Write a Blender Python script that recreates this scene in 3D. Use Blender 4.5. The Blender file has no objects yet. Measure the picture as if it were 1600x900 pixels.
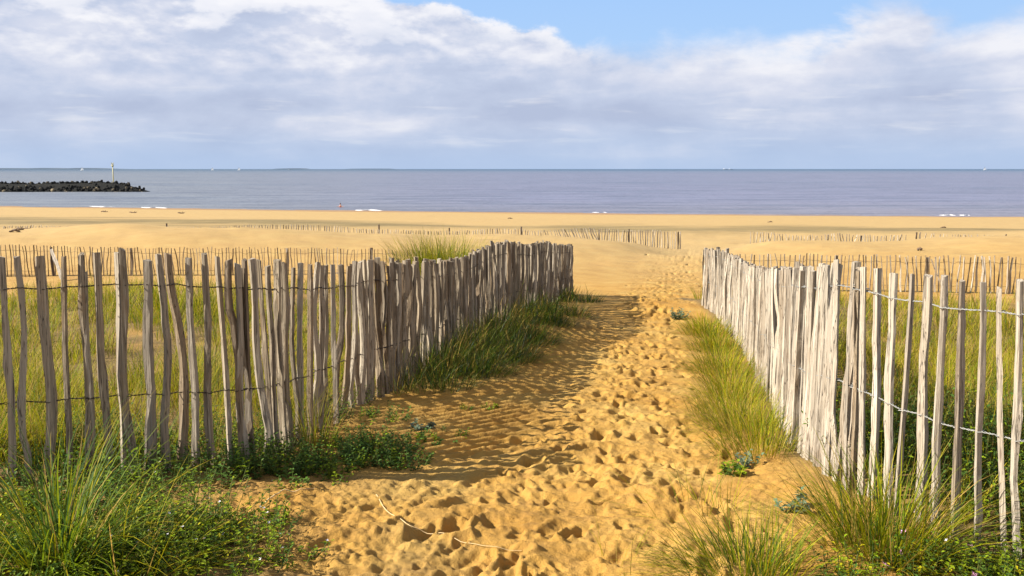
import bpy, math, random
import numpy as np
from mathutils import Vector, Matrix

random.seed(7)
rng = np.random.default_rng(11)
scene = bpy.context.scene
C = scene.collection
R = math.radians

# ------------------------------------------------------------------ camera
FPX, PITCH, CAMZ = 1385.0, R(7.65), 6.0
cam_d = bpy.data.cameras.new('camera')
cam_d.sensor_width = 36.0
cam_d.lens = FPX / 1600 * 36
cam_d.clip_start = 0.1
cam_d.clip_end = 60000
cam = bpy.data.objects.new('camera', cam_d)
cam.location = (0, 0, CAMZ)
cam.rotation_euler = (math.pi / 2 - PITCH, 0, 0)
C.objects.link(cam)
scene.camera = cam

# ------------------------------------------------------------------ light
SUN_EL = R(34)
SDIR = Vector((math.cos(SUN_EL) * 0.989, math.cos(SUN_EL) * 0.148, -math.sin(SUN_EL))).normalized()   # travel of light
sun_d = bpy.data.lights.new('sun', 'SUN')
sun_d.energy = 5.0
sun_d.angle = R(0.5)
sun_d.color = (1.0, 0.93, 0.80)
sun = bpy.data.objects.new('sun', sun_d)
sun.rotation_euler = SDIR.to_track_quat('-Z', 'Y').to_euler()
sun.location = (-20, -2, 20)
C.objects.link(sun)
scene.view_settings.view_transform = 'Standard'
scene.view_settings.look = 'None'
scene.view_settings.gamma = 1
scene.view_settings.exposure = 1.27

# ------------------------------------------------------------------ node helper
class NT:
    def __init__(s, tree):
        s.t = tree; s.n = tree.nodes; s.l = tree.links
        s.n.clear()
    def node(s, kind, ins=None, **props):
        nd = s.n.new(kind)
        for k, v in props.items(): setattr(nd, k, v)
        for k, v in (ins or {}).items(): s.put(nd.inputs[k], v)
        return nd
    def put(s, sock, v):
        if isinstance(v, bpy.types.NodeSocket): s.l.new(v, sock)
        elif isinstance(v, bpy.types.Node): s.l.new(v.outputs[0], sock)
        else:
            if sock.type == 'RGBA' and len(v) == 3: v = (*v, 1)
            sock.default_value = v
    def m(s, op, a, b=0.0, c=0.0, clamp=False):
        nd = s.n.new('ShaderNodeMath'); nd.operation = op; nd.use_clamp = clamp
        s.put(nd.inputs[0], a); s.put(nd.inputs[1], b)
        if op in ('MULTIPLY_ADD', 'SMOOTH_MIN', 'SMOOTH_MAX'): s.put(nd.inputs[2], c)
        return nd.outputs[0]
    def mix(s, f, a, b, blend='MIX'):
        nd = s.n.new('ShaderNodeMix'); nd.data_type = 'RGBA'; nd.blend_type = blend
        s.put(nd.inputs[0], f); s.put(nd.inputs[6], a); s.put(nd.inputs[7], b)
        return nd.outputs[2]
    def ramp(s, f, stops, interp='LINEAR'):
        nd = s.n.new('ShaderNodeValToRGB'); cr = nd.color_ramp; cr.interpolation = interp
        while len(cr.elements) < len(stops): cr.elements.new(0.5)
        for e, (p, c) in zip(cr.elements, stops):
            e.position = p
            e.color = (*c, 1) if isinstance(c, tuple) else (c, c, c, 1)
        s.put(nd.inputs[0], f)
        return nd.outputs[0]
    def sstep(s, x, lo, hi):
        nd = s.n.new('ShaderNodeMapRange'); nd.interpolation_type = 'SMOOTHSTEP'
        s.put(nd.inputs[0], x); s.put(nd.inputs[1], lo); s.put(nd.inputs[2], hi)
        return nd.outputs[0]
    def noise(s, vec, scale, detail=4, rough=0.55, dist=0.0):
        nd = s.n.new('ShaderNodeTexNoise')
        s.put(nd.inputs['Vector'], vec)
        nd.inputs['Scale'].default_value = scale; nd.inputs['Detail'].default_value = detail
        nd.inputs['Roughness'].default_value = rough; nd.inputs['Distortion'].default_value = dist
        return nd.outputs[0]
    def scalev(s, vec, sc, loc=(0, 0, 0)):
        nd = s.n.new('ShaderNodeMapping'); s.put(nd.inputs[0], vec)
        nd.inputs['Scale'].default_value = sc; nd.inputs['Location'].default_value = loc
        return nd.outputs[0]

def px_el(py): return math.atan((450 - py) / FPX) - PITCH + 0 if False else math.atan((450 - py) / FPX) - PITCH
def sky_el(py): return math.atan((450 - py) / FPX) - PITCH

# ------------------------------------------------------------------ world: Nishita sky + cloud bank
world = bpy.data.worlds.new('World'); scene.world = world; world.use_nodes = True
w = NT(world.node_tree)
tc = w.node('ShaderNodeTexCoord').outputs['Generated']
sep = w.node('ShaderNodeSeparateXYZ', {0: tc})
X_, Y_, Z_ = sep.outputs
az = w.m('ARCTAN2', X_, Y_)                                   # 0 straight ahead, + right
hor = w.m('SQRT', w.m('ADD', w.m('MULTIPLY', X_, X_), w.m('MULTIPLY', Y_, Y_)))
el = w.m('ARCTAN2', Z_, hor)
sky = w.node('ShaderNodeTexSky', sky_type='NISHITA')
sky.sun_disc = False; sky.sun_elevation = SUN_EL
sky.sun_rotation = math.atan2(-SDIR.x, -SDIR.y)
sky.air_density = 1.0; sky.dust_density = 0.6; sky.ozone_density = 2.0
skyc = w.mix(1.0, sky.outputs[0], (0.125, 0.125, 0.125), 'MULTIPLY')
# blue of clear air: saturate a little toward the photograph's azure near the horizon
lowblue = w.ramp(w.sstep(el, 0.0, 0.55), [(0, (0.44, 0.58, 0.80)), (0.15, (0.42, 0.64, 0.97)), (0.35, (0.36, 0.59, 0.98)), (.6, (.20, .38, .74)), (1, (0.08, 0.18, 0.42))])
base = w.mix(w.sstep(el, 0.20, 0.6), lowblue, skyc)
cv = w.node('ShaderNodeCombineXYZ', {0: az, 1: w.m('MULTIPLY', el, 1.7), 2: 0.0}).outputs[0]
n_big = w.noise(w.scalev(cv, (1, 1, 1), (3.1, 1.7, 0)), 7.0, 7, 0.55, 0.3)
n_puff = w.noise(w.scalev(cv, (1, 1, 1), (8.1, 4.7, 0)), 16.0, 8, 0.6, 0.15)
# upper edge of the bank as elevation against azimuth
fc = w.n.new('ShaderNodeFloatCurve')
azw = w.m('ADD', az, w.m('MULTIPLY', w.m('SUBTRACT', n_big, .5), .22))
w.put(fc.inputs[1], w.m('MULTIPLY_ADD', azw, 1 / 1.4, 0.5))
edge_pts = [(-900, .30), (-200, .26), (0, .235), (300, .215), (480, .20), (560, .197), (620, .182), (700, .176), (760, .158), (830, .155), (880, .140), (960, .132), (1060, .136),
            (1160, .139), (1240, .135), (1285, .146), (1320, .168), (1370, .178), (1410, .158), (1450, .146), (1540, .147), (1650, .146), (2200, .2)]
cur = fc.mapping.curves[0]
pts = [((math.atan((p - 800) / FPX) + .7) / 1.4, e / .35) for p, e in edge_pts]
pts = [q for q in pts if 0 <= q[0] <= 1]
pts = [(0, .30 / .35)] + pts + [(1, .2 / .35)]
while len(cur.points) < len(pts): cur.points.new(.5, .5)
for q, (a, b) in zip(cur.points, pts): q.location = (a, b); q.handle_type = 'AUTO'
fc.mapping.update()
edge = w.m('MULTIPLY', fc.outputs[0], .35)
rag = w.m('MULTIPLY', w.m('SUBTRACT', w.m('ADD', w.m('MULTIPLY', n_big, .5), w.m('MULTIPLY', n_puff, .5)), .5), .11)
dist = w.m('SUBTRACT', w.m('ADD', edge, rag), el)              # >0 inside cloud
right = w.sstep(az, 0.02, 0.16)
soft = w.m('MULTIPLY_ADD', right, .026, .008)
cmask = w.sstep(w.m('DIVIDE', dist, soft), -0.3, 1.0)
# tone inside the bank
bands = w.noise(w.scalev(cv, (1.3, 5.0, 1), (0.3, .2, 0)), 2.2, 5, 0.5, 0.4)
fine = w.noise(w.scalev(cv, (1.2, 1.9, 1), (5.3, .9, 0)), 8.0, 8, 0.6, 0.25)
tone = w.m('ADD', w.m('MULTIPLY', bands, .62), w.m('MULTIPLY', fine, .38))
tone = w.m('ADD', tone, w.m('MULTIPLY', w.m('SUBTRACT', n_big, .5), .75))
low = w.sstep(el, 0.03, 0.13)
tone = w.m('ADD', tone, w.m('MULTIPLY_ADD', low, .12, -.07))
# sun-lit heads: denser here than just above -> a top edge that catches the light
bv = w.scalev(cv, (1, 1.25, 1), (1.1, 7.3, 0)); bv2 = w.scalev(cv, (1, 1.25, 1), (1.1, 7.3 + .020, 0))
bA = w.noise(bv, 8.0, 7, 0.55, 0.1); bB = w.noise(bv2, 8.0, 7, 0.55, 0.1)
emb = w.m('MINIMUM', w.m('MAXIMUM', w.m('MULTIPLY', w.m('SUBTRACT', bA, bB), 1.6), -.10), .16)
embk = w.m('MULTIPLY', w.sstep(el, .05, .15), w.m('MULTIPLY_ADD', w.sstep(az, -.1, .2), -.6, 1.0))
tone = w.m('ADD', tone, w.m('MULTIPLY', emb, embk))
gdark = w.m('DIVIDE', w.m('SUBTRACT', w.m('MULTIPLY_ADD', bands, .05, .042), el), .011)
gdark = w.m('MULTIPLY', w.m('EXPONENT', w.m('MULTIPLY', w.m('MULTIPLY', gdark, gdark), -1.0)), .11)
tone = w.m('SUBTRACT', tone, gdark)
cl = w.ramp(tone, [(.28, (.47, .54, .72)), (.44, (.56, .63, .80)), (.56, (.69, .73, .86)), (.70, (.88, .89, .95))])
# sunlit heads: bright where near the ragged edge
head = w.m('MULTIPLY', w.m('SUBTRACT', 1.0, w.sstep(dist, 0.002, 0.045)), w.sstep(n_puff, .40, .62))
head = w.m('MULTIPLY', head, w.m('MULTIPLY_ADD', right, -.65, 1.0))
cl = w.mix(w.m('MULTIPLY', head, .95), cl, (.95, .95, .99))
bil = bA
bilm = w.m('MULTIPLY', w.sstep(bil, .50, .585), w.m('MULTIPLY', w.sstep(el, .105, .165), w.m('SUBTRACT', 1.0, w.sstep(az, -.05, .12))))
cl = w.mix(w.m('MULTIPLY', bilm, .68), cl, (.96, .96, 1.0))
# little bright cumulus streaks low over the horizon
st = w.noise(w.scalev(cv, (3.2, 16.0, 1), (2.2, 3.1, 0)), 3.2, 5, .5, .2)
stm = w.m('MULTIPLY', w.sstep(st, .54, .74), w.m('MULTIPLY', w.sstep(el, .012, .03), w.m('SUBTRACT', 1.0, w.sstep(el, .07, .10))))
cl = w.mix(w.m('MULTIPLY', stm, .5), cl, (.84, .85, .90))
# clear strip just above the horizon
cl = w.mix(w.m('MULTIPLY', w.m('SUBTRACT', 1.0, w.sstep(w.m('ADD', el, w.m('MULTIPLY', w.m('SUBTRACT', bands, .5), .05)), 0.0, 0.055)), .8), cl, (.45, .585, .82))
full = w.mix(cmask, base, cl)
# scattered cloud higher up, outside the picture
hi = w.noise(w.scalev(tc, (1, 1, 1.6)), 2.6, 6, .6, .2)
him = w.m('MULTIPLY', w.sstep(hi, .60, .72), w.sstep(el, .26, .5))
full = w.mix(w.m('MULTIPLY', him, .55), full, (.62, .66, .76))
full = w.mix(w.sstep(el, -0.02, -0.001), (.30, .30, .32), full)
SKY_K = 0.415
bg = w.node('ShaderNodeBackground', {0: full, 1: SKY_K})
w.node('ShaderNodeOutputWorld', {0: bg.outputs[0]})

# ------------------------------------------------------------------ projection of a photo pixel at forward distance Y
SP, CP = math.sin(PITCH), math.cos(PITCH)
def at(px, py, Y):
    a = (px - 800) / FPX; b = (450 - py) / FPX
    t = Y / (CP + b * SP)
    return Vector((a * t, Y, CAMZ + (b * CP - SP) * t))
def xat(px, Y, z):                          # X of a point that shows at column px
    return (px - 800) / FPX * (Y * CP - (z - CAMZ) * SP)

# ------------------------------------------------------------------ object helpers
def link(o): C.objects.link(o); return o
def tag(o, label=None, cat=None, group=None, kind=None):
    if label: o['label'] = label
    if cat: o['category'] = cat
    if group: o['group'] = group
    if kind: o['kind'] = kind
    return o
def empty(name, loc, label, cat, group=None):
    o = bpy.data.objects.new(name, None); o.location = loc; o.empty_display_size = .2
    link(o); return tag(o, label, cat, group)
def mesh_np(name, V, F, col=None, smooth=False, attrs=None, mats=None, midx=None):
    """V (n,3), F (m,k) with k 3 or 4"""
    me = bpy.data.meshes.new(name)
    V = np.asarray(V, dtype=np.float32); F = np.asarray(F, dtype=np.int32)
    k = F.shape[1]
    me.vertices.add(len(V)); me.vertices.foreach_set('co', V.ravel())
    me.loops.add(F.size); me.loops.foreach_set('vertex_index', F.ravel())
    me.polygons.add(len(F))
    me.polygons.foreach_set('loop_start', np.arange(0, F.size, k, dtype=np.int32))
    me.polygons.foreach_set('loop_total', np.full(len(F), k, dtype=np.int32))
    if smooth: me.polygons.foreach_set('use_smooth', np.ones(len(F), dtype=bool))
    if midx is not None: me.polygons.foreach_set('material_index', midx.astype(np.int32))
    for nm, arr in (attrs or {}).items():
        a = me.attributes.new(nm, 'FLOAT_COLOR', 'POINT')
        c4 = np.ones((len(V), 4), dtype=np.float32); c4[:, :arr.shape[1]] = arr
        a.data.foreach_set('color', c4.ravel())
    me.update(); me.validate()
    for m_ in (mats or []): me.materials.append(m_)
    return me
def obj(name, me, parent=None, loc=None):
    o = bpy.data.objects.new(name, me); link(o)
    if parent is not None: o.parent = parent
    if loc is not None: o.location = loc
    return o

# ------------------------------------------------------------------ numpy noise
_perm = rng.random((512, 512)).astype(np.float32)
def vnoise(x, y, s, ox=0, oy=0):
    x = np.asarray(x) / s + 200.3 + ox; y = np.asarray(y) / s + 200.7 + oy
    xi = np.floor(x).astype(int); yi = np.floor(y).astype(int)
    fx = x - xi; fy = y - yi
    fx = fx * fx * (3 - 2 * fx); fy = fy * fy * (3 - 2 * fy)
    a = _perm[xi & 511, yi & 511]; b = _perm[(xi + 1) & 511, yi & 511]
    c = _perm[xi & 511, (yi + 1) & 511]; d = _perm[(xi + 1) & 511, (yi + 1) & 511]
    return (a * (1 - fx) + b * fx) * (1 - fy) + (c * (1 - fx) + d * fx) * fy * 1.0
def fbm(x, y, s, octv=4, ox=0):
    r = 0; a = 1; t = 0
    for i in range(octv):
        r = r + a * (vnoise(x + .37 * y * (i % 2), y - .29 * x * (i % 2), s, ox + 17.3 * i, 31.7 * i) - .5); t += a
        a *= .5; s *= .5
    return r / t * 2          # roughly -1..1
def sst(x, a, b):
    t = np.clip((np.asarray(x, dtype=float) - a) / (b - a), 0, 1); return t * t * (3 - 2 * t)

# ------------------------------------------------------------------ fence lines (photo column, top row, base row, forward distance)
LF = [(-170, 398, 765, 4.12), (-60, 400, 762, 4.25), (40, 402, 757, 4.35), (200, 398, 742, 4.5), (300, 402, 732, 4.66), (380, 405, 722, 4.85), (430, 409, 706, 5.1),
      (470, 411, 690, 5.45), (520, 412, 660, 6.1), (560, 410, 637, 6.75), (600, 410, 620, 7.3), (640, 408, 600, 8.0),
      (680, 410, 575, 8.9), (720, 404, 548, 9.9), (742, 396, 535, 10.5), (768, 381, 517, 11.2), (800, 380, 500, 12.4), (822, 384, 492, 13.3),
      (850, 379, 480, 14.9), (870, 383, 470, 16.3), (893, 384, 460, 18.0)]
RF = [(1098, 389, 475, 15.5), (1112, 390, 487, 14.8), (1126, 392, 500, 14.0), (1150, 405, 530, 12.0), (1168, 414, 560, 10.2), (1190, 421, 600, 8.3), (1212, 422, 645, 6.8),
      (1240, 419, 698, 5.35), (1270, 416, 722, 4.85), (1300, 412, 738, 4.5), (1340, 414, 760, 4.2), (1400, 427, 800, 3.95), (1500, 440, 853, 3.62), (1600, 442, 885, 3.38), (1700, 445, 920, 3.2), (1850, 450, 975, 3.0), (2000, 455, 1030, 2.85)]
def fence_line(T):
    B = np.array([list(at(p, b, Y)) for p, t, b, Y in T])
    Tz = np.array([at(p, t, Y).z for p, t, b, Y in T])
    return B, Tz
LB, LT = fence_line(LF)
RB, RT = fence_line(RF)

# ------------------------------------------------------------------ ground height through control points (thin plate)
ctl = []
for X, Y, z in [(-.3, 3.3, 4.40), (.2, 5, 4.26), (.8, 7, 4.12), (1.3, 10, 3.88), (2.0, 14, 3.58), (2.9, 18, 3.38), (3.9, 22, 3.1), (5.3, 28, 2.75), (7, 36, 2.35),
                (1.0, 3.3, 4.42), (1.1, 5, 4.26), (-.6, 5.6, 4.24), (-.2, 7.5, 4.13),
                (-3, 6, 4.3), (-4.5, 10, 4.0), (-3, 14, 3.7), (-8, 14, 3.7), (-9, 20, 3.25), (-3, 20, 3.3), (-1.45, 16.5, 3.62), (0, 21, 3.1), (-5.5, 17, 3.62),
                (3, 6, 4.2), (5, 8, 4.0), (5.5, 12, 3.65), (9, 14, 3.5), (10, 18, 3.2), (6.0, 18, 3.25), (14, 19, 3.1),
                (-3, 1, 4.5), (0, 0, 4.5), (3, 1, 4.5), (-4, 3.5, 4.42), (3.6, 3.2, 4.42), (0, -4, 4.5), (-15, 10, 3.9), (15, 10, 3.8),
                (-25, 26, 2.9), (25, 24, 2.9), (-35, 36, 3.3), (35, 37, 3.8), (-50, 46, 2.3), (50, 46, 2.3), (-30, 46, 2.5), (-20, 46, 2.5), (-10, 46, 2.2), (0, 46, 2.2), (12, 46, 2.0), (20, 46, 2.1), (30, 46, 2.1), (-70, 30, 3), (70, 30, 3)]:
    ctl.append((X, Y, z))
for p, r_, Y in [(0, 433, 26), (200, 431, 26), (450, 430, 26), (700, 428, 25),
                 (0, 374, 33), (60, 370, 34), (110, 363, 35), (180, 352, 36), (230, 352, 36), (300, 356, 36.5), (420, 359, 37), (520, 362, 38), (620, 367, 38), (700, 370, 38), (800, 372, 37), (860, 379, 36),
                 (920, 385, 34), (960, 380, 36), (1010, 386, 39), (1062, 394, 44), (930, 377, 44), (700, 369, 44), (1100, 394, 44),
                 (1130, 393, 38), (1180, 381, 36), (1250, 377, 36), (1330, 381, 37), (1400, 379, 38), (1440, 374, 38), (1520, 371, 38), (1600, 369, 38), (1180, 377, 44), (1400, 380, 44),
                 (1170, 452, 22.5), (1400, 456, 22), (1600, 459, 22)]:
    v = at(p, r_, Y); ctl.append(tuple(v))
for B in (LB, RB):
    for i in range(len(B)): ctl.append(tuple(B[i]))
ctl = np.array(ctl)
def warp(x, y): 
    yy = np.maximum(y, -4) + 6
    return np.asarray(x) / yy * 1.6, 1.8 * np.log(yy)
cu, cvv = warp(ctl[:, 0], ctl[:, 1])
def tps(r2): return r2 * np.log(r2 + 1e-9)
N = len(ctl)
D2 = (cu[:, None] - cu[None]) ** 2 + (cvv[:, None] - cvv[None]) ** 2
A = np.zeros((N + 3, N + 3)); A[:N, :N] = tps(D2) + np.eye(N) * 2e-3
P = np.stack([np.ones(N), cu, cvv], 1); A[:N, N:] = P; A[N:, :N] = P.T
W = np.linalg.solve(A, np.concatenate([ctl[:, 2], np.zeros(3)]))
def shore(x): return 124 - .21 * x + .0006 * np.asarray(x) ** 2
def ground(x, y):
    x = np.asarray(x, dtype=float); y = np.asarray(y, dtype=float); sh = x.shape
    xf = x.ravel(); yf = y.ravel()
    u, v = warp(np.clip(xf, -60, 60), np.clip(yf, -4, 60))
    z = W[N] + W[N + 1] * u + W[N + 2] * v
    for i in range(N): z = z + W[i] * tps((u - cu[i]) ** 2 + (v - cvv[i]) ** 2)
    ys = shore(xf)
    t = (yf - 44) / (ys - 44)
    beach = 2.05 * (1 - t) + .18 * np.sin(np.clip(t, 0, 1) * math.pi) + .10 * fbm(xf, yf * 2, 14, 3)
    beach = np.where(t > 1, -(yf - ys) * .03 - .0, beach)
    b = sst(yf, 42, 52)
    z = z * (1 - b) + beach * b
    return z.reshape(sh)
def g1(x, y): return float(ground(np.array([x]), np.array([y]))[0])

# disturbance fields ------------------------------------------------
PATH = np.array([(3.0, -.1), (5, .55), (7, 1.0), (10, 1.55), (14, 2.2), (18, 3.0), (22, 4.1), (28, 5.6), (36, 7.4), (44, 9.0), (60, 10)])
def pathx(y): return np.interp(y, PATH[:, 0], PATH[:, 1])
ly = np.maximum.accumulate(LB[:, 1] + np.arange(len(LB)) * 1e-4)
def lfx(y): return np.interp(y, ly[2:], LB[2:, 0])
ry = RB[::-1, 1]; rx = RB[::-1, 0]
def rfx(y): return np.interp(y, ry, rx)

# footprint map
MX0, MX1, MY0, MY1, RES = -3.0, 11.0, 1.5, 45.0, 0.0125
mw, mh = int((MX1 - MX0) / RES), int((MY1 - MY0) / RES)
fmap = np.zeros((mh, mw), dtype=np.float32)
def stamp(x, y, ang, L, Wd, dep, rim=.35, sharp=4):
    rad = L * 1.1
    i0, i1 = int((y - rad - MY0) / RES), int((y + rad - MY0) / RES)
    j0, j1 = int((x - rad - MX0) / RES), int((x + rad - MX0) / RES)
    if i0 < 0 or j0 < 0 or i1 >= mh or j1 >= mw: return
    yy, xx = np.mgrid[i0:i1, j0:j1]
    px = xx * RES + MX0 - x; py = yy * RES + MY0 - y
    c, s = math.cos(ang), math.sin(ang)
    a = (px * c + py * s) / (L * .5); b = (-px * s + py * c) / (Wd * .5)
    b = b * (1 + .28 * np.cos(a * 2.6))                      # waist of a shoe print
    r = np.sqrt(a * a + b * b) + .22 * (vnoise(xx * RES, yy * RES, .06, 5 * x) - .5) * 2
    h = -dep * np.exp(-r ** sharp) * (1 + .35 * a) + dep * rim * np.exp(-((r - 1.35) / .30) ** 2) * (.6 + .8 * vnoise(xx * RES, yy * RES, .09, y))
    sub = fmap[i0:i1, j0:j1]
    sub *= (1 - .6 * np.exp(-(r / 1.25) ** 4))               # a new print wipes the old one
    sub += h
prs = []
y = 2.2
while y < 43:
    halfw = np.interp(y, [2, 5, 8, 14, 20, 30, 43], [1.25, .85, .75, .75, .9, 1.3, 1.6])
    n = np.interp(y, [2, 6, 12, 20, 43], [26, 24, 18, 13, 9])
    for _ in range(int(n * halfw * 2 * .25 + random.random())):
        x = float(pathx(y)) + random.gauss(0, .55) * halfw
        prs.append((x, y + random.random() * .25))
    y += .25
for x, y in prs:
    dxdy = (pathx(y + .5) - pathx(y - .5))
    ang = math.atan2(1, dxdy) + random.gauss(0, .35) + (math.pi if random.random() < .4 else 0)
    L = random.uniform(.12, .235); big = 1 + (y > 14) * .25
    stamp(x, y, ang, L * big, L * .42 * big, random.uniform(.016, .042) * big, random.uniform(.25, .55), random.choice([2.5, 3.5, 5]))
for x, y in [(-.26, 3.85), (.12, 5.1), (.62, 5.9)]:   # the deep prints that read as dark holes
    stamp(x, y, 1.4, .20, .12, .075, .3, 4)
for _ in range(1500):                                       # small scuffs, toe pits and kicked clods
    y = 2.4 + 9.5 * random.random() ** 1.3; x = float(pathx(y)) + random.gauss(0, .7 if y > 4.5 else 1.0)
    L = random.uniform(.035, .10)
    stamp(x, y, random.uniform(0, 6.28), L, L * random.uniform(.5, .9), random.choice([1, 1, -.8]) * random.uniform(.008, .022), .25, random.choice([2, 4]))
def fsample(x, y):
    j = (x - MX0) / RES; i = (y - MY0) / RES
    ok = (j > 1) & (j < mw - 2) & (i > 1) & (i < mh - 2)
    j = np.clip(j, 0, mw - 2); i = np.clip(i, 0, mh - 2)
    j0 = j.astype(int); i0 = i.astype(int); fj = j - j0; fi = i - i0
    v = fmap[i0, j0] * (1 - fj) * (1 - fi) + fmap[i0, j0 + 1] * fj * (1 - fi) + fmap[i0 + 1, j0] * (1 - fj) * fi + fmap[i0 + 1, j0 + 1] * fj * fi
    return v * ok
def micro(x, y):
    L, Rr = lfx(y), rfx(y)
    inside = sst(x, L - .1, L + .15) * (1 - sst(x, Rr - .2, Rr + .05))
    inside = np.where(y > 18, 1 - sst(np.abs(x - pathx(y)), 1.2, 2.2), inside)
    near = 1 - sst(y, 40, 46)
    pw = np.interp(y, [2, 4.4, 6, 12, 40], [1.6, 1.3, .82, .9, 1.9])
    pc = np.exp(-((x - pathx(y)) / pw) ** 4) * near          # trodden strip
    d = x - L
    rip_m = sst(d, -.1, .15) * (1 - sst(d, 1.15, 1.75)) * sst(y, 4.7, 5.3) * (1 - sst(y, 11, 17))
    rip_m = rip_m * (1 - .7 * sst(pc, .6, .98))
    wx = fbm(x, y, 1.1, 2, 3) * .16 + fbm(x, y, .30, 1, 9) * .012
    ph = (y - 1.0 * x + wx) / .135
    ph = ph + .07 * (vnoise(x, y, .07, 11) - .5)
    s = ph - np.floor(ph)
    rip = np.where(s < .34, s / .34, (1 - s) / .66)                       # asymmetric wind ripple
    rip = rip * rip * (3 - 2 * rip) - .5
    h = rip * .037 * rip_m * (.75 + .25 * vnoise(x, y, .6, 40))
    h = h + fsample(x, y) * np.maximum(pc, .08)
    rough = pc * inside * (1 - .7 * rip_m)
    h = h + rough * (fbm(x, y, .45, 3, 20) * .030 + fbm(x, y, .15, 3, 50) * .024 * (1 - sst(y, 24, 34)))
    cr = np.abs(fbm(x, y, .07, 2, 70))
    h = h + rough * cr * .018 * (1 - sst(y, 8, 13)) * sst(vnoise(x, y, .45, 90), .25, .8)
    h = h + inside * np.abs(fbm(x, y, .035, 2, 95)) * .009 * (1 - sst(y, 6, 10)) * (1 - rip_m)
    # crumbly earth at the left foot of the picture
    soil = (1 - sst(y, 4.2, 5.0)) * (1 - sst(x, -.55, -.1))
    h = h + soil * (np.abs(fbm(x, y, .16, 3, 120)) * .05 + np.abs(fbm(x, y, .045, 2, 140)) * .016)
    # bank the sand against the path's left edge near the camera
    # gentle ripple on the open dunes
    dm = sst(y, 24, 30) * (1 - pc)
    h = h + dm * (fbm(x, y, 3.2, 3, 200) * .13 + np.abs(fbm(x, y, 1.2, 3, 220)) * .05) * (1 - sst(y, 55, 70))
    encl = (1 - inside) * (1 - sst(y, 18, 24))
    h = h + encl * fbm(x, y, .6, 3, 240) * .06
    return h, rip_m, pc, soil, encl

# ------------------------------------------------------------------ ground mesh: rays times rings, fine in front, coarse beside
ta = np.concatenate([np.linspace(-3.2, -.70, 36)[:-1], np.linspace(-.70, -.36, 70)[:-1], np.linspace(-.36, .40, 500), np.linspace(.40, .70, 62)[1:], np.linspace(.70, 3.2, 36)[1:]])
u0, u1 = 1.6 ** -.55, 22 ** -.55
yr = np.concatenate([[-6, -3, -1, .2, .9], np.linspace(1.5, 2.6, 24), np.geomspace(2.6, 12, 600)[1:], np.geomspace(12, 30, 170)[1:], np.geomspace(30, 150, 110)[1:], np.geomspace(155, 420, 12)])
GX = ta[None, :] * (np.maximum(yr[:, None], 0) + 1.2); GY = np.repeat(yr[:, None], len(ta), 1)
GXf, GYf = GX.ravel(), GY.ravel()
GZ = ground(GXf, GYf)
mh_, ripm, pcm, soilm, enclm = micro(GXf, GYf)
GZ = GZ + mh_
nr, nc = len(yr), len(ta)
idx = np.arange(nr * nc).reshape(nr, nc)
F = np.stack([idx[:-1, :-1].ravel(), idx[:-1, 1:].ravel(), idx[1:, 1:].ravel(), idx[1:, :-1].ravel()], 1)
# real differences of the ground's stuff: plant litter, damp shingly band, wet sand at the water
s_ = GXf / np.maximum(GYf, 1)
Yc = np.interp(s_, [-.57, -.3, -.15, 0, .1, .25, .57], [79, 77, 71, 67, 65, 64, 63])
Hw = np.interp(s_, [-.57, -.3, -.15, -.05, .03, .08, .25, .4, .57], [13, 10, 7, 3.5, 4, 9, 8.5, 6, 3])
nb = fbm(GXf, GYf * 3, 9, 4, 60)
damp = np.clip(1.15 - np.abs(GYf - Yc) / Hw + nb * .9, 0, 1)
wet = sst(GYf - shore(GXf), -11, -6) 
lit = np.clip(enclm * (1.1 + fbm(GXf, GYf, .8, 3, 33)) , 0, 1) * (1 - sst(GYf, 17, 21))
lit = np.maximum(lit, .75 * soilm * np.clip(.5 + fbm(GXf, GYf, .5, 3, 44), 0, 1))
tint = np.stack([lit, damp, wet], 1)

def mat(name):
    m_ = bpy.data.materials.new(name); m_.use_nodes = True
    return m_, NT(m_.node_tree)

# sand
m_sand, t = mat('sand')
pos = t.node('ShaderNodeNewGeometry').outputs['Position']
msk = t.node('ShaderNodeSeparateColor', {0: t.node('ShaderNodeAttribute', attribute_name='mask').outputs['Color']})
n1 = t.noise(pos, 1.3, 5, .6); n2 = t.noise(pos, 9, 5, .65); n3 = t.noise(pos, 260, 2, .6)
colr = t.ramp(n1, [(.3, (0.30, 0.155, 0.027)), (.5, (0.37, 0.208, 0.045)), (.7, (0.41, 0.26, 0.07))])
colr = t.mix(t.m('MULTIPLY', t.sstep(n2, .45, .75), .35), colr, (0.274, 0.148, 0.050))
colr = t.mix(t.m('MULTIPLY', t.sstep(n3, .55, .75), .25), colr, (0.194, 0.115, 0.050))
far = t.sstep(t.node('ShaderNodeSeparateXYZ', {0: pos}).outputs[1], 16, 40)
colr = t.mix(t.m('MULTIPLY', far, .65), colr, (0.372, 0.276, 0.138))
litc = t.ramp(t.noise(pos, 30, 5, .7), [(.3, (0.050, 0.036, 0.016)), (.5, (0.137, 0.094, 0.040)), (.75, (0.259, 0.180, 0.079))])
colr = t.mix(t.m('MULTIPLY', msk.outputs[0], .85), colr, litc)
strk = t.noise(t.scalev(pos, (.12, .55, 1)), 1.6, 6, .7)
dampc = t.mix(t.sstep(strk, .42, .66), (0.144, 0.108, 0.047), (0.259, 0.191, 0.083))
colr = t.mix(t.m('MULTIPLY', msk.outputs[1], .95), colr, dampc)
colr = t.mix(t.m('MULTIPLY', msk.outputs[2], .8), colr, (0.288, 0.158, 0.058))
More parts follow.
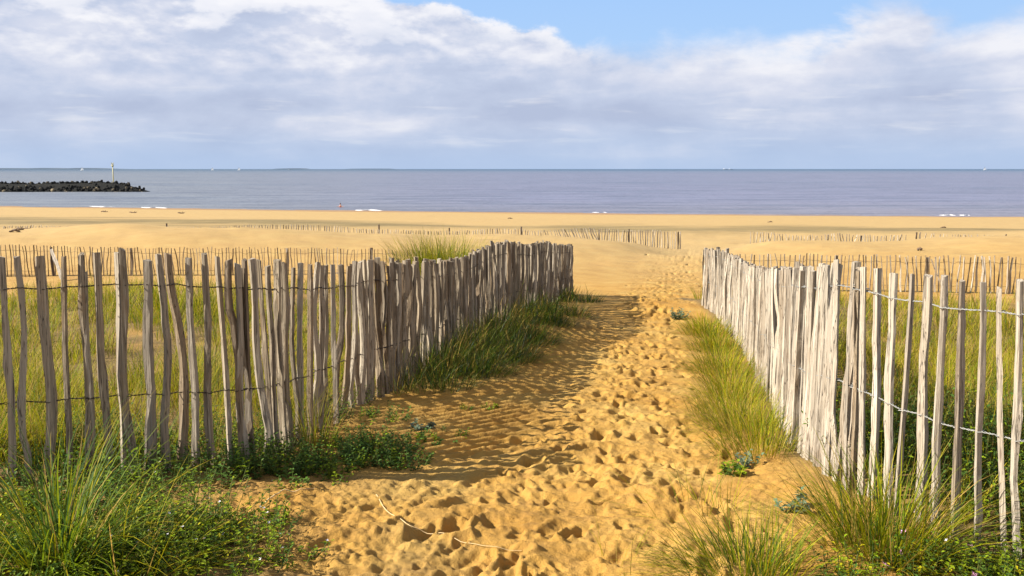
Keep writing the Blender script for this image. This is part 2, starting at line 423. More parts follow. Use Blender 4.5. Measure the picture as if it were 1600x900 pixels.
# stray shells and wrack as dark specks on the beach
spk = t.noise(t.scalev(pos, (.35, 1.0, 1)), 1.1, 3, .5)
colr = t.mix(t.m('MULTIPLY', t.m('MULTIPLY', t.sstep(spk, .70, .74), far), .5), colr, (0.180, 0.122, 0.065))
bmp = t.node('ShaderNodeBump', {'Height': t.m('ADD', t.m('MULTIPLY', t.noise(pos, 28, 6, .7), 1.0), t.m('MULTIPLY', n3, .12)), 'Strength': .7, 'Distance': .03})
p = t.node('ShaderNodeBsdfPrincipled', {'Base Color': colr, 'Roughness': t.m('MULTIPLY_ADD', msk.outputs[2], -.45, .92), 'Normal': bmp.outputs[0], 'Specular IOR Level': .25})
t.node('ShaderNodeOutputMaterial', {0: p.outputs[0]})
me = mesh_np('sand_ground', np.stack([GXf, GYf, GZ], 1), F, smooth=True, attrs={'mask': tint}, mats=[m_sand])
gobj = obj('sand_ground', me); tag(gobj, kind='structure')
def gz(x, y):
    x = np.atleast_1d(np.asarray(x, dtype=float)); y = np.atleast_1d(np.asarray(y, dtype=float))
    return ground(x, y) + micro(x, y)[0]

# ------------------------------------------------------------------ sea
m_sea, t = mat('sea_water')
pos = t.node('ShaderNodeNewGeometry').outputs['Position']
sy = t.node('ShaderNodeSeparateXYZ', {0: pos})
dfar = t.m('LOGARITHM', sy.outputs[1], 10.0)                    # 2 at 100 m, 4 at 10 km
streak = t.noise(t.scalev(pos, (.004, .02, 1)), 1.0, 5, .6, .3)
streak2 = t.noise(t.scalev(pos, (.03, .16, 1)), 1.0, 5, .6, .3)
cs = t.ramp(t.m('MULTIPLY_ADD', dfar, .5, -1.0), [(0, (0.202, 0.187, 0.209)), (.12, (0.18, 0.185, 0.262)), (.5, (0.175, 0.18, 0.248)), (.68, (0.130, 0.158, 0.223)), (.80, (0.062, 0.108, 0.165)), (1, (0.055, 0.095, 0.15))])
left = t.sstep(t.m('DIVIDE', sy.outputs[0], t.m('ABSOLUTE', sy.outputs[1])), .05, -.45)
cs = t.mix(t.m('MULTIPLY', left, .7), cs, t.mix(t.sstep(dfar, 2.9, 3.8), (0.176, 0.198, 0.205), (0.050, 0.094, 0.130)))
cs = t.mix(t.m('MULTIPLY', t.sstep(streak2, .42, .62), .55), cs, (0.094, 0.108, 0.148))
cs = t.mix(t.m('MULTIPLY', t.sstep(streak, .5, .66), .35), cs, (0.101, 0.130, 0.180))
wv = t.noise(t.scalev(pos, (.10, .40, 1)), 1.0, 6, .62, .4)
wv2 = t.noise(t.scalev(pos, (.9, 2.0, 1)), 1.0, 4, .6)
bm = t.node('ShaderNodeBump', {'Height': t.m('ADD', wv, t.m('MULTIPLY', wv2, .18)), 'Strength': .9, 'Distance': 1.3})
p = t.node('ShaderNodeBsdfPrincipled', {'Base Color': cs, 'Roughness': .38, 'IOR': 1.33, 'Specular IOR Level': .4, 'Normal': bm.outputs[0]})
t.node('ShaderNodeOutputMaterial', {0: p.outputs[0]})
xs = np.linspace(-1, 1, 90); ysr = np.concatenate([np.linspace(70, 400, 140), np.geomspace(420, 45000, 40)])
SX = xs[None] * (ysr[:, None] * 1.6 + 60); SY = np.repeat(ysr[:, None], 90, 1)
SZ = .06 * np.sin(SY * .9 + 2 * fbm(SX, SY, 25, 2)) * (1 - sst(SY, 250, 400)) + .05 * fbm(SX, SY, 6, 2) * (1 - sst(SY, 250, 400))
idx = np.arange(SX.size).reshape(SX.shape)
F = np.stack([idx[:-1, :-1].ravel(), idx[:-1, 1:].ravel(), idx[1:, 1:].ravel(), idx[1:, :-1].ravel()], 1)
sea = obj('sea', mesh_np('sea', np.stack([SX.ravel(), SY.ravel(), SZ.ravel()], 1), F, smooth=True, mats=[m_sea])); tag(sea, kind='structure')

def simple(name, col, rough=.8, noise=None, emis=None, metal=0.0, bump=0.0, scale=8):
    m_, t = mat(name)
    c = col
    oc = t.node('ShaderNodeTexCoord').outputs['Object']
    nz = t.noise(oc, scale, 5, .6)
    if noise: c = t.mix(nz, col, noise)
    ins = {'Base Color': c, 'Roughness': rough, 'Metallic': metal}
    if bump: ins['Normal'] = t.node('ShaderNodeBump', {'Height': nz, 'Strength': .6, 'Distance': bump}).outputs[0]
    p = t.node('ShaderNodeBsdfPrincipled', ins)
    t.node('ShaderNodeOutputMaterial', {0: p.outputs[0]})
    return m_
m_foam = simple('foam', (0.576, 0.576, 0.590), .7, (0.468, 0.475, 0.504))
# foam where small waves break: low ragged ridges of froth
FV, FF = [], []
for pa, pb, dy in [(138, 182, .25), (222, 262, .1), (556, 600, .2), (925, 950, .1), (1466, 1492, .4), (1496, 1514, .4)]:
    n = 26; st = len(FV)
    for i in range(n):
        q = i / (n - 1); px = pa + (pb - pa) * q
        Ys = 124
        for _ in range(6): Ys = float(shore((px - 800) / FPX * Ys))
        Ys += 1.0 + dy + .5 * math.sin(q * 9 + pa)
        X = (px - 800) / FPX * Ys; wd = (.12 + .35 * dy) * math.sin(math.pi * min(max(q, .03), .97)) * random.uniform(.5, 1.2); hh = .02 + (.06 + .08 * dy) * math.sin(math.pi * q) * random.uniform(.6, 1.2)
        FV += [(X, Ys - wd, -.02), (X, Ys - wd * .4, hh + .03), (X, Ys + wd * .5, hh), (X, Ys + wd, -.02)]
        if i:
            a = st + (i - 1) * 4; b = a + 4
            for k in range(3): FF.append((a + k, b + k, b + k + 1, a + k + 1))
fo = obj('foam', mesh_np('foam', FV, FF, smooth=True, mats=[m_foam])); tag(fo, 'thin broken lines of white foam along the water\'s edge', 'foam', kind='stuff')

# far coast: long low strips of land on the horizon
m_land = simple('far_land_haze_tint', (0.072, 0.108, 0.158), 1, (0.094, 0.130, 0.180), scale=.002)  # blue grey of distance haze put into the land colour
def land(p0, p1, Yd, hmax, nm, seed):
    n = 60; V = []; Fq = []
    for i in range(n):
        q = i / (n - 1); X = (p0 + (p1 - p0) * q - 800) / FPX * Yd
        h = hmax * min(1, 6 * q, 6 * (1 - q)) * (.55 + .45 * float(vnoise(X, seed * 100, Yd * .02))) + .4
        V += [(X, Yd, -6), (X, Yd, h * .8), (X, Yd + 60, h), (X, Yd + 500, h), (X, Yd + 700, -6)]
        if i:
            a = (i - 1) * 5; b = i * 5
            for k in range(4): Fq.append((a + k, b + k, b + k + 1, a + k + 1))
    o = obj(nm, mesh_np(nm, V, Fq, mats=[m_land])); tag(o, kind='structure')
land(-250, 215, 14000, 24, 'distant_coast', 1)
land(425, 480, 16000, 20, 'distant_coast', 2)
land(535, 620, 17000, 15, 'distant_coast', 3)

# ------------------------------------------------------------------ wood
def wood_mat(name, c0, c1, c2, warm):
    m_, t = mat(name)
    oc = t.node('ShaderNodeTexCoord').outputs['Object']
    rnd = t.node('ShaderNodeObjectInfo').outputs['Random']
    off = t.node('ShaderNodeCombineXYZ', {0: t.m('MULTIPLY', rnd, 37.0), 1: t.m('MULTIPLY', rnd, 91.0), 2: t.m('MULTIPLY', rnd, 13.0)}).outputs[0]
    vv = t.node('ShaderNodeVectorMath', {0: oc, 1: off}, operation='ADD').outputs[0]
    grain = t.noise(t.scalev(vv, (90, 90, 2.2)), 1.0, 5, .65, .6)
    blot = t.noise(t.scalev(vv, (14, 14, 3.5)), 1.0, 4, .6)
    crack = t.noise(t.scalev(vv, (60, 60, 1.1)), 1.0, 3, .5, .3)
    c = t.ramp(grain, [(.28, c0), (.5, c1), (.72, c2)])
    c = t.mix(t.m('MULTIPLY', t.sstep(blot, .52, .72), .55), c, warm)
    c = t.mix(t.m('MULTIPLY', t.sstep(rnd, .0, 1.0), .5), c, t.mix(.6, c, (.10, .085, .075)))
    hs = t.m('FRACT', t.m('MULTIPLY', rnd, 7.31))
    c = t.mix(t.m('MULTIPLY', t.sstep(hs, .55, 1.0), .35), c, warm)
    c = t.mix(t.m('MULTIPLY', t.sstep(t.m('FRACT', t.m('MULTIPLY', rnd, 13.7)), .87, .90), .5), c, (.07, .05, .035))
    c = t.mix(t.m('MULTIPLY', t.sstep(t.m('FRACT', t.m('MULTIPLY', rnd, 23.1)), .62, .80), .45), c, (.44, .385, .31))
    ck = t.m('SUBTRACT', 1.0, t.sstep(t.m('ABSOLUTE', t.m('SUBTRACT', crack, .5)), .0, .012))
    c = t.mix(t.m('MULTIPLY', ck, .8), c, (.05, .035, .025))
    # knots
    vo = t.node('ShaderNodeTexVoronoi', {'Vector': t.scalev(vv, (18, 18, 4.5)), 'Scale': 1.0}).outputs['Distance']
    c = t.mix(t.m('MULTIPLY', t.m('SUBTRACT', 1.0, t.sstep(vo, .06, .16)), .7), c, (.09, .055, .035))
    b = t.node('ShaderNodeBump', {'Height': t.m('SUBTRACT', t.m('ADD', grain, t.m('MULTIPLY', blot, .8)), ck), 'Strength': 1.0, 'Distance': .007})
    p = t.node('ShaderNodeBsdfPrincipled', {'Base Color': c, 'Roughness': .85, 'Normal': b.outputs[0], 'Specular IOR Level': .25})
    t.node('ShaderNodeOutputMaterial', {0: p.outputs[0]})
    return m_
m_woodL = wood_mat('weathered_paling_shaded_tone', (0.07, 0.054, 0.037), (0.245, 0.195, 0.135), (0.45, 0.38, 0.285), (0.235, 0.145, 0.07))  # left palings: same wood as right, shade put into a darker colour
m_woodR = wood_mat('weathered_paling_sunlit_tone', (0.15, 0.115, 0.08), (0.39, 0.335, 0.265), (0.57, 0.515, 0.425), (0.26, 0.185, 0.115))  # same wood, sun's whitening put into the colour; far palings share it
m_woodM = wood_mat('thin_paling_brown', (.10, .07, .045), (.20, .145, .09), (.34, .26, .175), (.18, .12, .07))
m_post = wood_mat('old_post_wood', (0.050, 0.036, 0.029), (0.108, 0.079, 0.061), (0.187, 0.144, 0.115), (0.094, 0.058, 0.036))

def picket_mesh(name, sides, rings, seed, m_, bend=.018, r0=.026):
    rg = random.Random(seed)
    angs = sorted([(k + rg.uniform(-.34, .34)) * 2 * math.pi / sides for k in range(sides)])
    rad = [r0 * rg.uniform(.70, 1.15) for _ in range(sides)]
    kinks = [(rg.uniform(.1, .9), rg.uniform(-1, 1) * bend * .45, rg.uniform(.015, .05)) for _ in range(3)]
    knots = [(rg.uniform(.1, .95), rg.randrange(sides), rg.uniform(.15, .4)) for _ in range(3)]
    flat = rg.uniform(.7, 1.0)
    ph1, ph2, a1, a2 = rg.uniform(0, 6.3), rg.uniform(0, 6.3), rg.uniform(.3, 1) * bend, rg.uniform(.2, .7) * bend
    kink = rg.uniform(.25, .75); ka = rg.uniform(-1, 1) * bend * 1.3
    tw = rg.uniform(-.5, .5)
    V = []
    zs = [i / (rings - 1) for i in range(rings)]
    for z in zs:
        ox = a1 * math.sin(ph1 + z * 3.6) + a2 * math.sin(ph2 + z * 8.5) + ka * abs(z - kink) + sum(a_ * math.tanh((z - k_) / w_) for k_, a_, w_ in kinks)
        oy = a1 * .7 * math.cos(ph2 + z * 3.1)
        th = 1.08 - .22 * z + .06 * math.sin(z * 14 + ph1) + rg.uniform(-.05, .05)
        for ki, (a, r) in enumerate(zip(angs, rad)):
            aa = a + tw * z
            rr = r * th * (1 + rg.uniform(-.09, .09) + sum(k3 * math.exp(-((z - k1) / .035) ** 2) for k1, k2, k3 in knots if k2 == ki))
            V.append((ox + rr * math.cos(a) * math.cos(tw * z) - rr * flat * math.sin(a) * math.sin(tw * z), oy + rr * math.cos(a) * math.sin(tw * z) + rr * flat * math.sin(a) * math.cos(tw * z), z))
    tilt = rg.uniform(-.35, .35) ; ti = (rings - 1) * sides
    cx = sum(V[ti + k][0] for k in range(sides)) / sides
    for k in range(sides):
        x, y, z = V[ti + k]; V[ti + k] = (x, y, z + (x - cx) * tilt * .9 + rg.uniform(-.003, .003))
    Fs = []
    for i in range(rings - 1):
        for k in range(sides):
            a = i * sides + k; b = i * sides + (k + 1) % sides
            Fs.append((a, b, b + sides, a + sides))
    Fs.append(tuple(ti + k for k in range(sides)))
    me = bpy.data.meshes.new(name); me.from_pydata(V, [], Fs); me.materials.append(m_); me.update()
    return me
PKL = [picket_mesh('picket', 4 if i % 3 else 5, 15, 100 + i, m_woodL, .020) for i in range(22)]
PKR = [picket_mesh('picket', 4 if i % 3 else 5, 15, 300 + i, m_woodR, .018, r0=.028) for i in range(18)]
PKM = [picket_mesh('picket', 4, 6, 500 + i, m_woodM, .025, .019) for i in range(12)]
PKF = [picket_mesh('picket', 4, 4, 700 + i, m_woodR, .02, .027) for i in range(8)]
PST = [picket_mesh('post', 9, 6, 900 + i, m_post, .012, .05) for i in range(4)]

def place_picket(parent, meshes, bot, top, wf=1.0, name='picket', rz=None, df=1.0):
    """bot, top world points: stand a paling between them"""
    o = bpy.data.objects.new(name, random.choice(meshes)); link(o)
    ax = (top - bot); L = ax.length
    o.rotation_mode = 'QUATERNION'
    rz = rz if rz is not None else random.uniform(0, 6.28)
    za = ax.normalized(); xa = Vector((math.cos(rz), math.sin(rz), 0)); xa = (xa - za * xa.dot(za)).normalized(); ya = za.cross(xa)
    rot = Matrix((xa, ya, za)).transposed().to_4x4()
    M = Matrix.Translation(bot) @ rot @ Matrix.Diagonal((wf, wf * df, L, 1))
    o.parent = parent
    o.matrix_parent_inverse = Matrix.Identity(4)
    lm = Matrix.Translation(-parent.location) @ M
    loc, qq, sc = lm.decompose()
    o.location = loc; o.rotation_quaternion = qq; o.scale = sc
    return o

def tube(pts, r, sides=4):
    pts = np.asarray(pts, dtype=float); n = len(pts)
    tg = np.gradient(pts, axis=0); tg /= np.linalg.norm(tg, axis=1)[:, None] + 1e-9
    up = np.array([0, 0, 1.0]); up2 = np.array([0, 1.0, 0])
    a = np.cross(tg, up); bad = np.linalg.norm(a, axis=1) < .05; a[bad] = np.cross(tg[bad], up2)
    a /= np.linalg.norm(a, axis=1)[:, None]; b = np.cross(tg, a)
    rr = np.broadcast_to(np.asarray(r, dtype=float), (n,))
    V = []; Fs = []
    for k in range(sides):
        th = 2 * math.pi * k / sides
        V.append(pts + (a * math.cos(th) + b * math.sin(th)) * rr[:, None])
    V = np.stack(V, 1).reshape(-1, 3)
    for i in range(n - 1):
        for k in range(sides):
            Fs.append((i * sides + k, i * sides + (k + 1) % sides, (i + 1) * sides + (k + 1) % sides, (i + 1) * sides + k))
    return V, np.array(Fs)
def join(parts):
    V = []; F = []; o = 0
    for v, f in parts: V.append(v); F.append(f + o); o += len(v)
    return np.concatenate(V), np.concatenate(F)

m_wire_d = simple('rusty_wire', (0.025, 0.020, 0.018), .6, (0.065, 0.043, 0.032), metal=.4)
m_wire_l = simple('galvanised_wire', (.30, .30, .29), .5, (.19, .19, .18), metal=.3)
def wire(parent, pk, frac, m_, r=.002, off=.026):
    """pk: list of (bot, top, width) in order; two strands that part round each paling and twist between"""
    hh = np.array([(t_ - b).length for b, t_, f_ in pk]); hm = np.array([np.median(hh[max(0, i - 3):i + 4]) for i in range(len(hh))])
    P = np.array([list(b + (t_ - b) * min(.985, frac * hm[i] / hh[i] + f_)) for i, (b, t_, f_) in enumerate(pk)])
    tang = np.gradient(P, axis=0); tang[:, 2] = 0; tang /= np.linalg.norm(tang, axis=1)[:, None] + 1e-9
    nrm = np.stack([-tang[:, 1], tang[:, 0], 0 * tang[:, 0]], 1)
    out = []
    for sgn in (1, -1):
        pts = []
        for i in range(len(P)):
            pts.append(P[i] + nrm[i] * off * sgn)
            if i < len(P) - 1:
                dd = np.linalg.norm(P[i + 1] - P[i])
                ns = 7 if dd > .06 else 3
                for k in range(1, ns + 1):
                    q = k / (ns + 1)
                    e = off * max(0, 1 - min(q, 1 - q) * dd / .022) + .0028
                    th = q * math.pi * (5 if dd > .06 else 3)
                    c = P[i] * (1 - q) + P[i + 1] * q; c = c + np.array([0, 0, -.03 * dd * 4 * q * (1 - q)])
                    pts.append(c + nrm[i] * e * sgn * math.cos(th) * (1 if k > 1 else 1) + np.array([0, 0, .0028 * sgn * math.sin(th)]))
        out.append(tube(pts, r, 4))
    V, Fw = join(out)
    V = V - np.array(parent.location)
    return obj('wire', mesh_np('wire', V, Fw, smooth=True, mats=[m_]), parent)

# ---- left fence: near palings one by one as they stand, then the crowded run
fenceL = empty('paling_fence', tuple(LB[0]), 'weathered paling fence with dark wire, curving along the shaded left side of the path', 'fence')
lpx = [f[0] for f in LF]
def interp(T, px, k): return float(np.interp(px, [f[0] for f in T], [f[k] for f in T]))
def zx(o, v): return o + v / 2.25
L_near = [(-62, -58, 396, 13), (-38, -30, 402, 12), (-12, -6, 399, 14),
          (9, 12, 401, 13.5), (27.5, 44, 401, 11), (66, 82, 400, 12.5), (101, 107, 400, 10), (127, 139, 397, 10), (133, 145, 425, 7), (152, 166, 394, 12), (181, 188, 394, 12), (194, 207, 389, 11),
          (228, 235, 406, 14.5), (247, 262, 397, 13), (274, 286, 397, 12), (292.5, 311, 403, 11), (316, 336, 396, 11), (342, 359, 401, 11.5), (359, 376, 406, 13), (371, 384, 412, 12), (383, 396, 405, 13), (377, 389, 418, 9),
          (397, 413, 404, 11), (408, 420, 406, 10), (422, 431, 415, 12), (433, 444, 406, 12), (442, 453, 410, 12), (458, 465, 418, 8), (470, 471, 411, 10), (483, 485, 413, 10), (498, 491, 410, 10.5), (504, 502, 415, 9), (513, 507, 414, 10),
          (521, 522, 413, 8), (531, 527, 414, 9.5), (544, 536, 415, 10), (553, 552, 408, 8.5)]
pkL = []
for pt, pb, ty, wpx in L_near:
    Y = interp(LF, pt, 3) + random.uniform(-.015, .015)
    top = at(pt, ty, Y)
    bz = g1(*at(pb, interp(LF, pb, 2), Y).xy)
    bot = Vector((xat(pb, Y, bz), Y, bz - .10))
    place_picket(fenceL, PKL, bot, top, wpx / 1385 * Y / .040, df=1.0)
    pkL.append((bot, top, random.uniform(-.006, .006)))
def run(parent, T, px0, px1, meshes, smin, smax, wmin, wmax, pk, leanf=1.0, topj=.018, sideoff=.012, df=1.0):
    pxs = np.linspace(px0, px1, 1200); rows = []
    for p_ in pxs: rows.append(list(at(p_, interp(T, p_, 2), interp(T, p_, 3))))
    rows = np.array(rows); seg = np.linalg.norm(np.diff(rows[:, :2], axis=0), axis=1); cum = np.concatenate([[0], np.cumsum(seg)])
    s = 0; lx = 0; i = 0
    tg = np.gradient(rows[:, :2], axis=0)
    while s < cum[-1]:
        k = int(np.searchsorted(cum, s)); k = min(k, len(pxs) - 1)
        X, Y, _ = rows[k]; p_ = pxs[k]
        tv = tg[k] / (np.linalg.norm(tg[k]) + 1e-9); nv = (-tv[1], tv[0])
        o_ = random.uniform(-sideoff, sideoff)
        X += nv[0] * o_; Y += nv[1] * o_
        lx = lx * .7 + random.gauss(0, .028) * leanf
        tz = at(p_, interp(T, p_, 1), Y).z + random.gauss(0, topj)
        bz = g1(X, Y)
        bot = Vector((X, Y, bz - .10)); top = Vector((X + tv[0] * lx + nv[0] * random.gauss(0, .012), Y + tv[1] * lx + nv[1] * random.gauss(0, .012), tz))
        place_picket(parent, meshes, bot, top, random.uniform(wmin, wmax), df=df, rz=math.atan2(tv[1], tv[0]) + random.uniform(0, 6.28))
        pk.append((bot, top, random.uniform(-.005, .005)))
        s += random.uniform(smin, smax); i += 1
    return i
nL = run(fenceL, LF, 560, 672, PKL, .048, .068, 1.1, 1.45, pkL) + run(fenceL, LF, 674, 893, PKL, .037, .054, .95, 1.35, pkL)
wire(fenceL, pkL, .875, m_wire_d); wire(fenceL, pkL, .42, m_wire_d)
# ---- right fence
fenceR = empty('paling_fence', tuple(RB[0]), 'pale sunlit paling fence with light galvanised wire, along the right side of the path', 'fence')
pkR = []
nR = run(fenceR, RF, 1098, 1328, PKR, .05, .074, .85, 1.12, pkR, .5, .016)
R_near = [(1333, 1322, 410, 11, 0), (1340, 1333, 423, 11, 1), (1351, 1347, 417, 12.5, 0), (1370, 1366, 420, 17, 0), (1395, 1386, 427, 14.5, 0), (1422, 1402, 428, 11, 0), (1447, 1436, 430, 12.5, 0),
          (1477, 1462, 431, 13.5, 0), (1501, 1494, 439, 15.5, 0), (1536, 1530, 441, 11, 0), (1565.5, 1562, 450, 11, 0), (1595, 1591, 438, 14, 0), (1626, 1618, 446, 14, 0), (1660, 1652, 441, 12, 0), (1692, 1690, 449, 13, 0)]
for pt, pb, ty, wpx, dk in R_near:
    Y = interp(RF, pt, 3) + random.uniform(-.015, .015) + dk * .05
    top = at(pt, ty, Y)
    bz = g1(*at(pb, interp(RF, pb, 2), Y).xy)
    bot = Vector((xat(pb, Y, bz), Y, bz - .10))
    place_picket(fenceR, PKL if dk else PKR, bot, top, wpx / 1385 * Y / .045)
    pkR.append((bot, top, random.uniform(-.006, .006)))
for k in range(7):
    pt = 1728 + 38 * k; Y = interp(RF, pt, 3); top = at(pt, interp(RF, pt, 1) + random.uniform(-6, 6), Y); X = top.x
    bot = Vector((X, Y, g1(X, Y) - .1)); place_picket(fenceR, PKR, bot, top, random.uniform(.8, 1.2)); pkR.append((bot, top, 0))
wire(fenceR, pkR, .905, m_wire_l, .0020); wire(fenceR, pkR, .50, m_wire_l, .0020)
for px, ty, Y in [(1116, 386, 14.7), (1131, 388, 13.8)]:
    v = at(px, ty, Y); b = g1(v.x + .06, Y)
    place_picket(fenceR, PST, Vector((v.x + .06, Y, b - .1)), v + Vector((.06, 0, 0)), .9, 'post')

# ---- long mid fences (tops row, base row, distance)
def long_fence(label, T, meshes, px0, px1, step, wf, posts, buried=.15, lean=.03, wr=None, missing=0.0, zones=()):
    f = empty('paling_fence', tuple(at(T[0][0], T[0][2], T[0][3])), label, 'fence')
    p_ = px0; lx = 0; pk = []
    while p_ < px1:
        Y = interp(T, p_, 3); top = at(p_, interp(T, p_, 1), Y)
        X0 = top.x
        lx = lx * .6 + random.gauss(0, lean)
        z_ = 0
        for a, b, l in zones:
            if a <= p_ <= b: z_ = l
        bz = g1(X0, Y)
        top.z += random.gauss(0, .018); h = top.z - bz
        bot = Vector((X0 - (lx + z_) * .5, Y + random.uniform(-.02, .02), bz - buried)); top = top + Vector(((lx + z_) * .5, 0, 0))
        if random.random() > missing and h > .03:
            place_picket(f, meshes, bot, top, wf * random.uniform(.8, 1.2))
            pk.append((bot, top, 0))
        p_ += step * random.uniform(.8, 1.2)
    for px, py in posts:
        Y = interp(T, px, 3); v = at(px, py, Y + .05); b = g1(v.x, Y + .05)
        place_picket(f, PST, Vector((v.x, v.y, b - .2)), v, 1.0, 'post')
    if wr:
        for fr in (.85, .3):
            P = [list(b + (t_ - b) * fr) for b, t_, _ in pk]
            V, Fw = tube(P, wr, 4); V = V - np.array(f.location)
            obj('wire', mesh_np('wire', V, Fw, mats=[m_wire_d]), f)
    return f
ML = [(-120, 381, 433, 26.5), (0, 382, 433, 26), (100, 385, 432, 26), (250, 388, 431, 26), (330, 387, 430, 26), (450, 388, 430, 26), (600, 390, 429, 25.6), (700, 393, 428, 25), (780, 394, 428, 24.6)]
midL = long_fence('line of thin brown stakes crossing the sand behind the left grass', ML, PKM, -60, 760, 5.35, .9,
           [(80, 386), (204, 388), (448, 388), (580, 387), (725, 393)], wr=.004)
MR = [(1080, 399, 450, 23), (1150, 398, 451, 22.6), (1250, 398, 453, 22.3), (1400, 399, 456, 22), (1600, 402, 459, 22), (1720, 402, 460, 22)]
midR = long_fence('line of thin brown stakes crossing the sand behind the right grass', MR, PKM[:6] + PKF[:5], 1112, 1700, 6.75, 1.0, [(1307, 399), (1449, 402)], wr=.004, lean=.045)
# leaning props beside the mid fences
def prop(label, a, b, r=1.0, mm=PKR):
    e = empty('fence_prop', tuple(a), label, 'fence prop')
    place_picket(e, mm, Vector(a), Vector(b), r, 'pole')
a = at(99, 436, 25.0); a.z = g1(a.x, 25.0) - .05
prop('pale slanting pole propped against the stakes behind the left fence', a, at(81, 389, 25.8), 1.9)
a = at(1478, 462, 21.2); a.z = g1(a.x, 21.2) - .05
prop('slanting brown pole propped against a post behind the right fence', a, at(1455, 405, 21.9), 1.6, PKM)

FL = [(-60, 353, 364, 45.5), (0, 354, 364, 45), (60, 352, 362, 45), (110, 355, 363, 45), (180, 354, 365, 45), (320, 355, 365, 45), (380, 352, 365, 45), (430, 351, 365, 45), (470, 351, 366, 45),
      (520, 353, 366, 44.8), (560, 357, 367, 44.6), (592, 359, 368, 44.5), (640, 360, 369, 44.5), (700, 361, 370, 44.5), (730, 360, 371, 44.4), (780, 357, 372, 44.3), (818, 358, 372, 44.2), (832, 361, 373, 44.2),
      (880, 359, 374, 44.2), (920, 356, 376, 44.1), (960, 358, 378, 44.1), (968, 360, 380, 44), (1020, 359, 386, 44), (1040, 362, 390, 44), (1062, 363, 393, 44)]
farL = long_fence('long low pale paling fence half buried behind the dune, ending at the central gap', FL, PKF, -40, 1064, 4.0, 1.2,
           [(66, 355), (260, 349), (592, 351), (702, 356), (815, 354), (936, 359), (983, 358), (1060, 362)], lean=.03, zones=[(0, 110, .18), (850, 935, -.28)])
FR = [(1165, 362, 377, 44), (1200, 363, 377, 44), (1230, 367, 378, 44), (1280, 368, 379, 44), (1300, 364, 379, 44), (1340, 367, 380, 44), (1380, 368, 381, 44), (1415, 367, 380, 44)]
farR = long_fence('short pale paling fence half buried in sand right of the gap', FR, PKF, 1173, 1417, 4.8, 1.15, [(1294, 367), (1346, 368)], lean=.06)
FR2 = [(1430, 364, 372, 50), (1480, 366, 372, 50), (1540, 367, 372, 50), (1600, 369, 372, 50), (1700, 370, 373, 50)]
farR2 = long_fence('almost buried row of pale palings near the right edge, beyond the dunes', FR2, PKF, 1446, 1680, 4.6, 1.1, [(1432, 363), (1438, 363), (1572, 366)], lean=.05, missing=.25)

# ------------------------------------------------------------------ foliage generators
def leafmat(name, trans=.45, rough=.6):
    m_, t = mat(name)
    c = t.node('ShaderNodeAttribute', attribute_name='tint').outputs['Color']
    oc = t.node('ShaderNodeTexCoord').outputs['Object']
    c = t.mix(t.m('MULTIPLY', t.noise(oc, 60, 2), .35), c, t.mix(.5, c, (.02, .03, .005)))
    p = t.node('ShaderNodeBsdfPrincipled', {'Base Color': c, 'Roughness': rough, 'Specular IOR Level': .15})
    tr = t.node('ShaderNodeBsdfTranslucent', {0: c})
    mx = t.node('ShaderNodeMixShader', {0: trans, 1: p.outputs[0], 2: tr.outputs[0]})
    t.node('ShaderNodeOutputMaterial', {0: mx.outputs[0]})
    return m_
m_grass = leafmat('grass_blade'); m_leaf = leafmat('leaf', .25)
PAL = {'green': (.085, .16, .025), 'mid': (.22, .30, .010), 'yellow': (.52, .47, .012), 'straw': (.60, .42, .10), 'brown': (.22, .14, .06), 'blue': (.17, .23, .15)}
def pick_cols(n, weights):
    ks = list(weights); pw = np.array([weights[k] for k in ks], float); pw /= pw.sum()
    c = np.array([PAL[k] for k in ks])[rng.choice(len(ks), n, p=pw)]
    return c * .68 * rng.uniform(.65, 1.3, (n, 1)) * rng.uniform(.92, 1.08, (n, 3))
def blades(base, length, az, th0, curl, width, cols, seg=4):
    """ribbons: base (n,3); th0 lean from vertical; curl extra lean reached at the tip"""
    n = len(base); V = np.zeros((n, 2 * seg + 1, 3)); p_ = base.copy().astype(float)
    wa = az + math.pi / 2 + rng.uniform(-.7, .7, n)
    wv_ = np.stack([np.cos(wa), np.sin(wa), np.zeros(n)], 1)
    side = rng.normal(0, .25, n)
    for k in range(seg + 1):
        s = k / seg
        wd = width * (1 - s) ** .6 * (.7 if k == 0 else 1)
        if k < seg:
            V[:, 2 * k] = p_ - wv_ * wd[:, None] * .5; V[:, 2 * k + 1] = p_ + wv_ * wd[:, None] * .5
        else: V[:, 2 * k] = p_
        th = th0 + curl * ((k + .5) / seg) ** 1.5
        a2 = az + side * s
        d = np.stack([np.sin(th) * np.cos(a2), np.sin(th) * np.sin(a2), np.cos(th)], 1)
        p_ = p_ + d * (length / seg)[:, None]
    tri = []
    for k in range(seg - 1):
        a, b, c, d = 2 * k, 2 * k + 1, 2 * k + 2, 2 * k + 3
        tri += [(a, b, d), (a, d, c)]
    tri.append((2 * seg - 2, 2 * seg - 1, 2 * seg))
    tri = np.array(tri); nv = 2 * seg + 1
    Fb = (tri[None] + (np.arange(n) * nv)[:, None, None]).reshape(-1, 3)
    shade = np.repeat(cols[:, None, :], nv, 1).copy()
    shade[:, 0:2] = shade[:, 0:2] * .55 + np.array(PAL['straw']) * .3         # old sheaths at the base
    tipm = (rng.random(n) < .4); shade[tipm, -1] = np.array(PAL['straw'])
    return V.reshape(-1, 3), Fb, shade.reshape(-1, 3)
def bundle(parts):
    V = []; Fb = []; Cc = []; o = 0
    for v, f, c in parts: V.append(v); Fb.append(f + o); Cc.append(c); o += len(v)
    return np.concatenate(V), np.concatenate(Fb), np.concatenate(Cc)
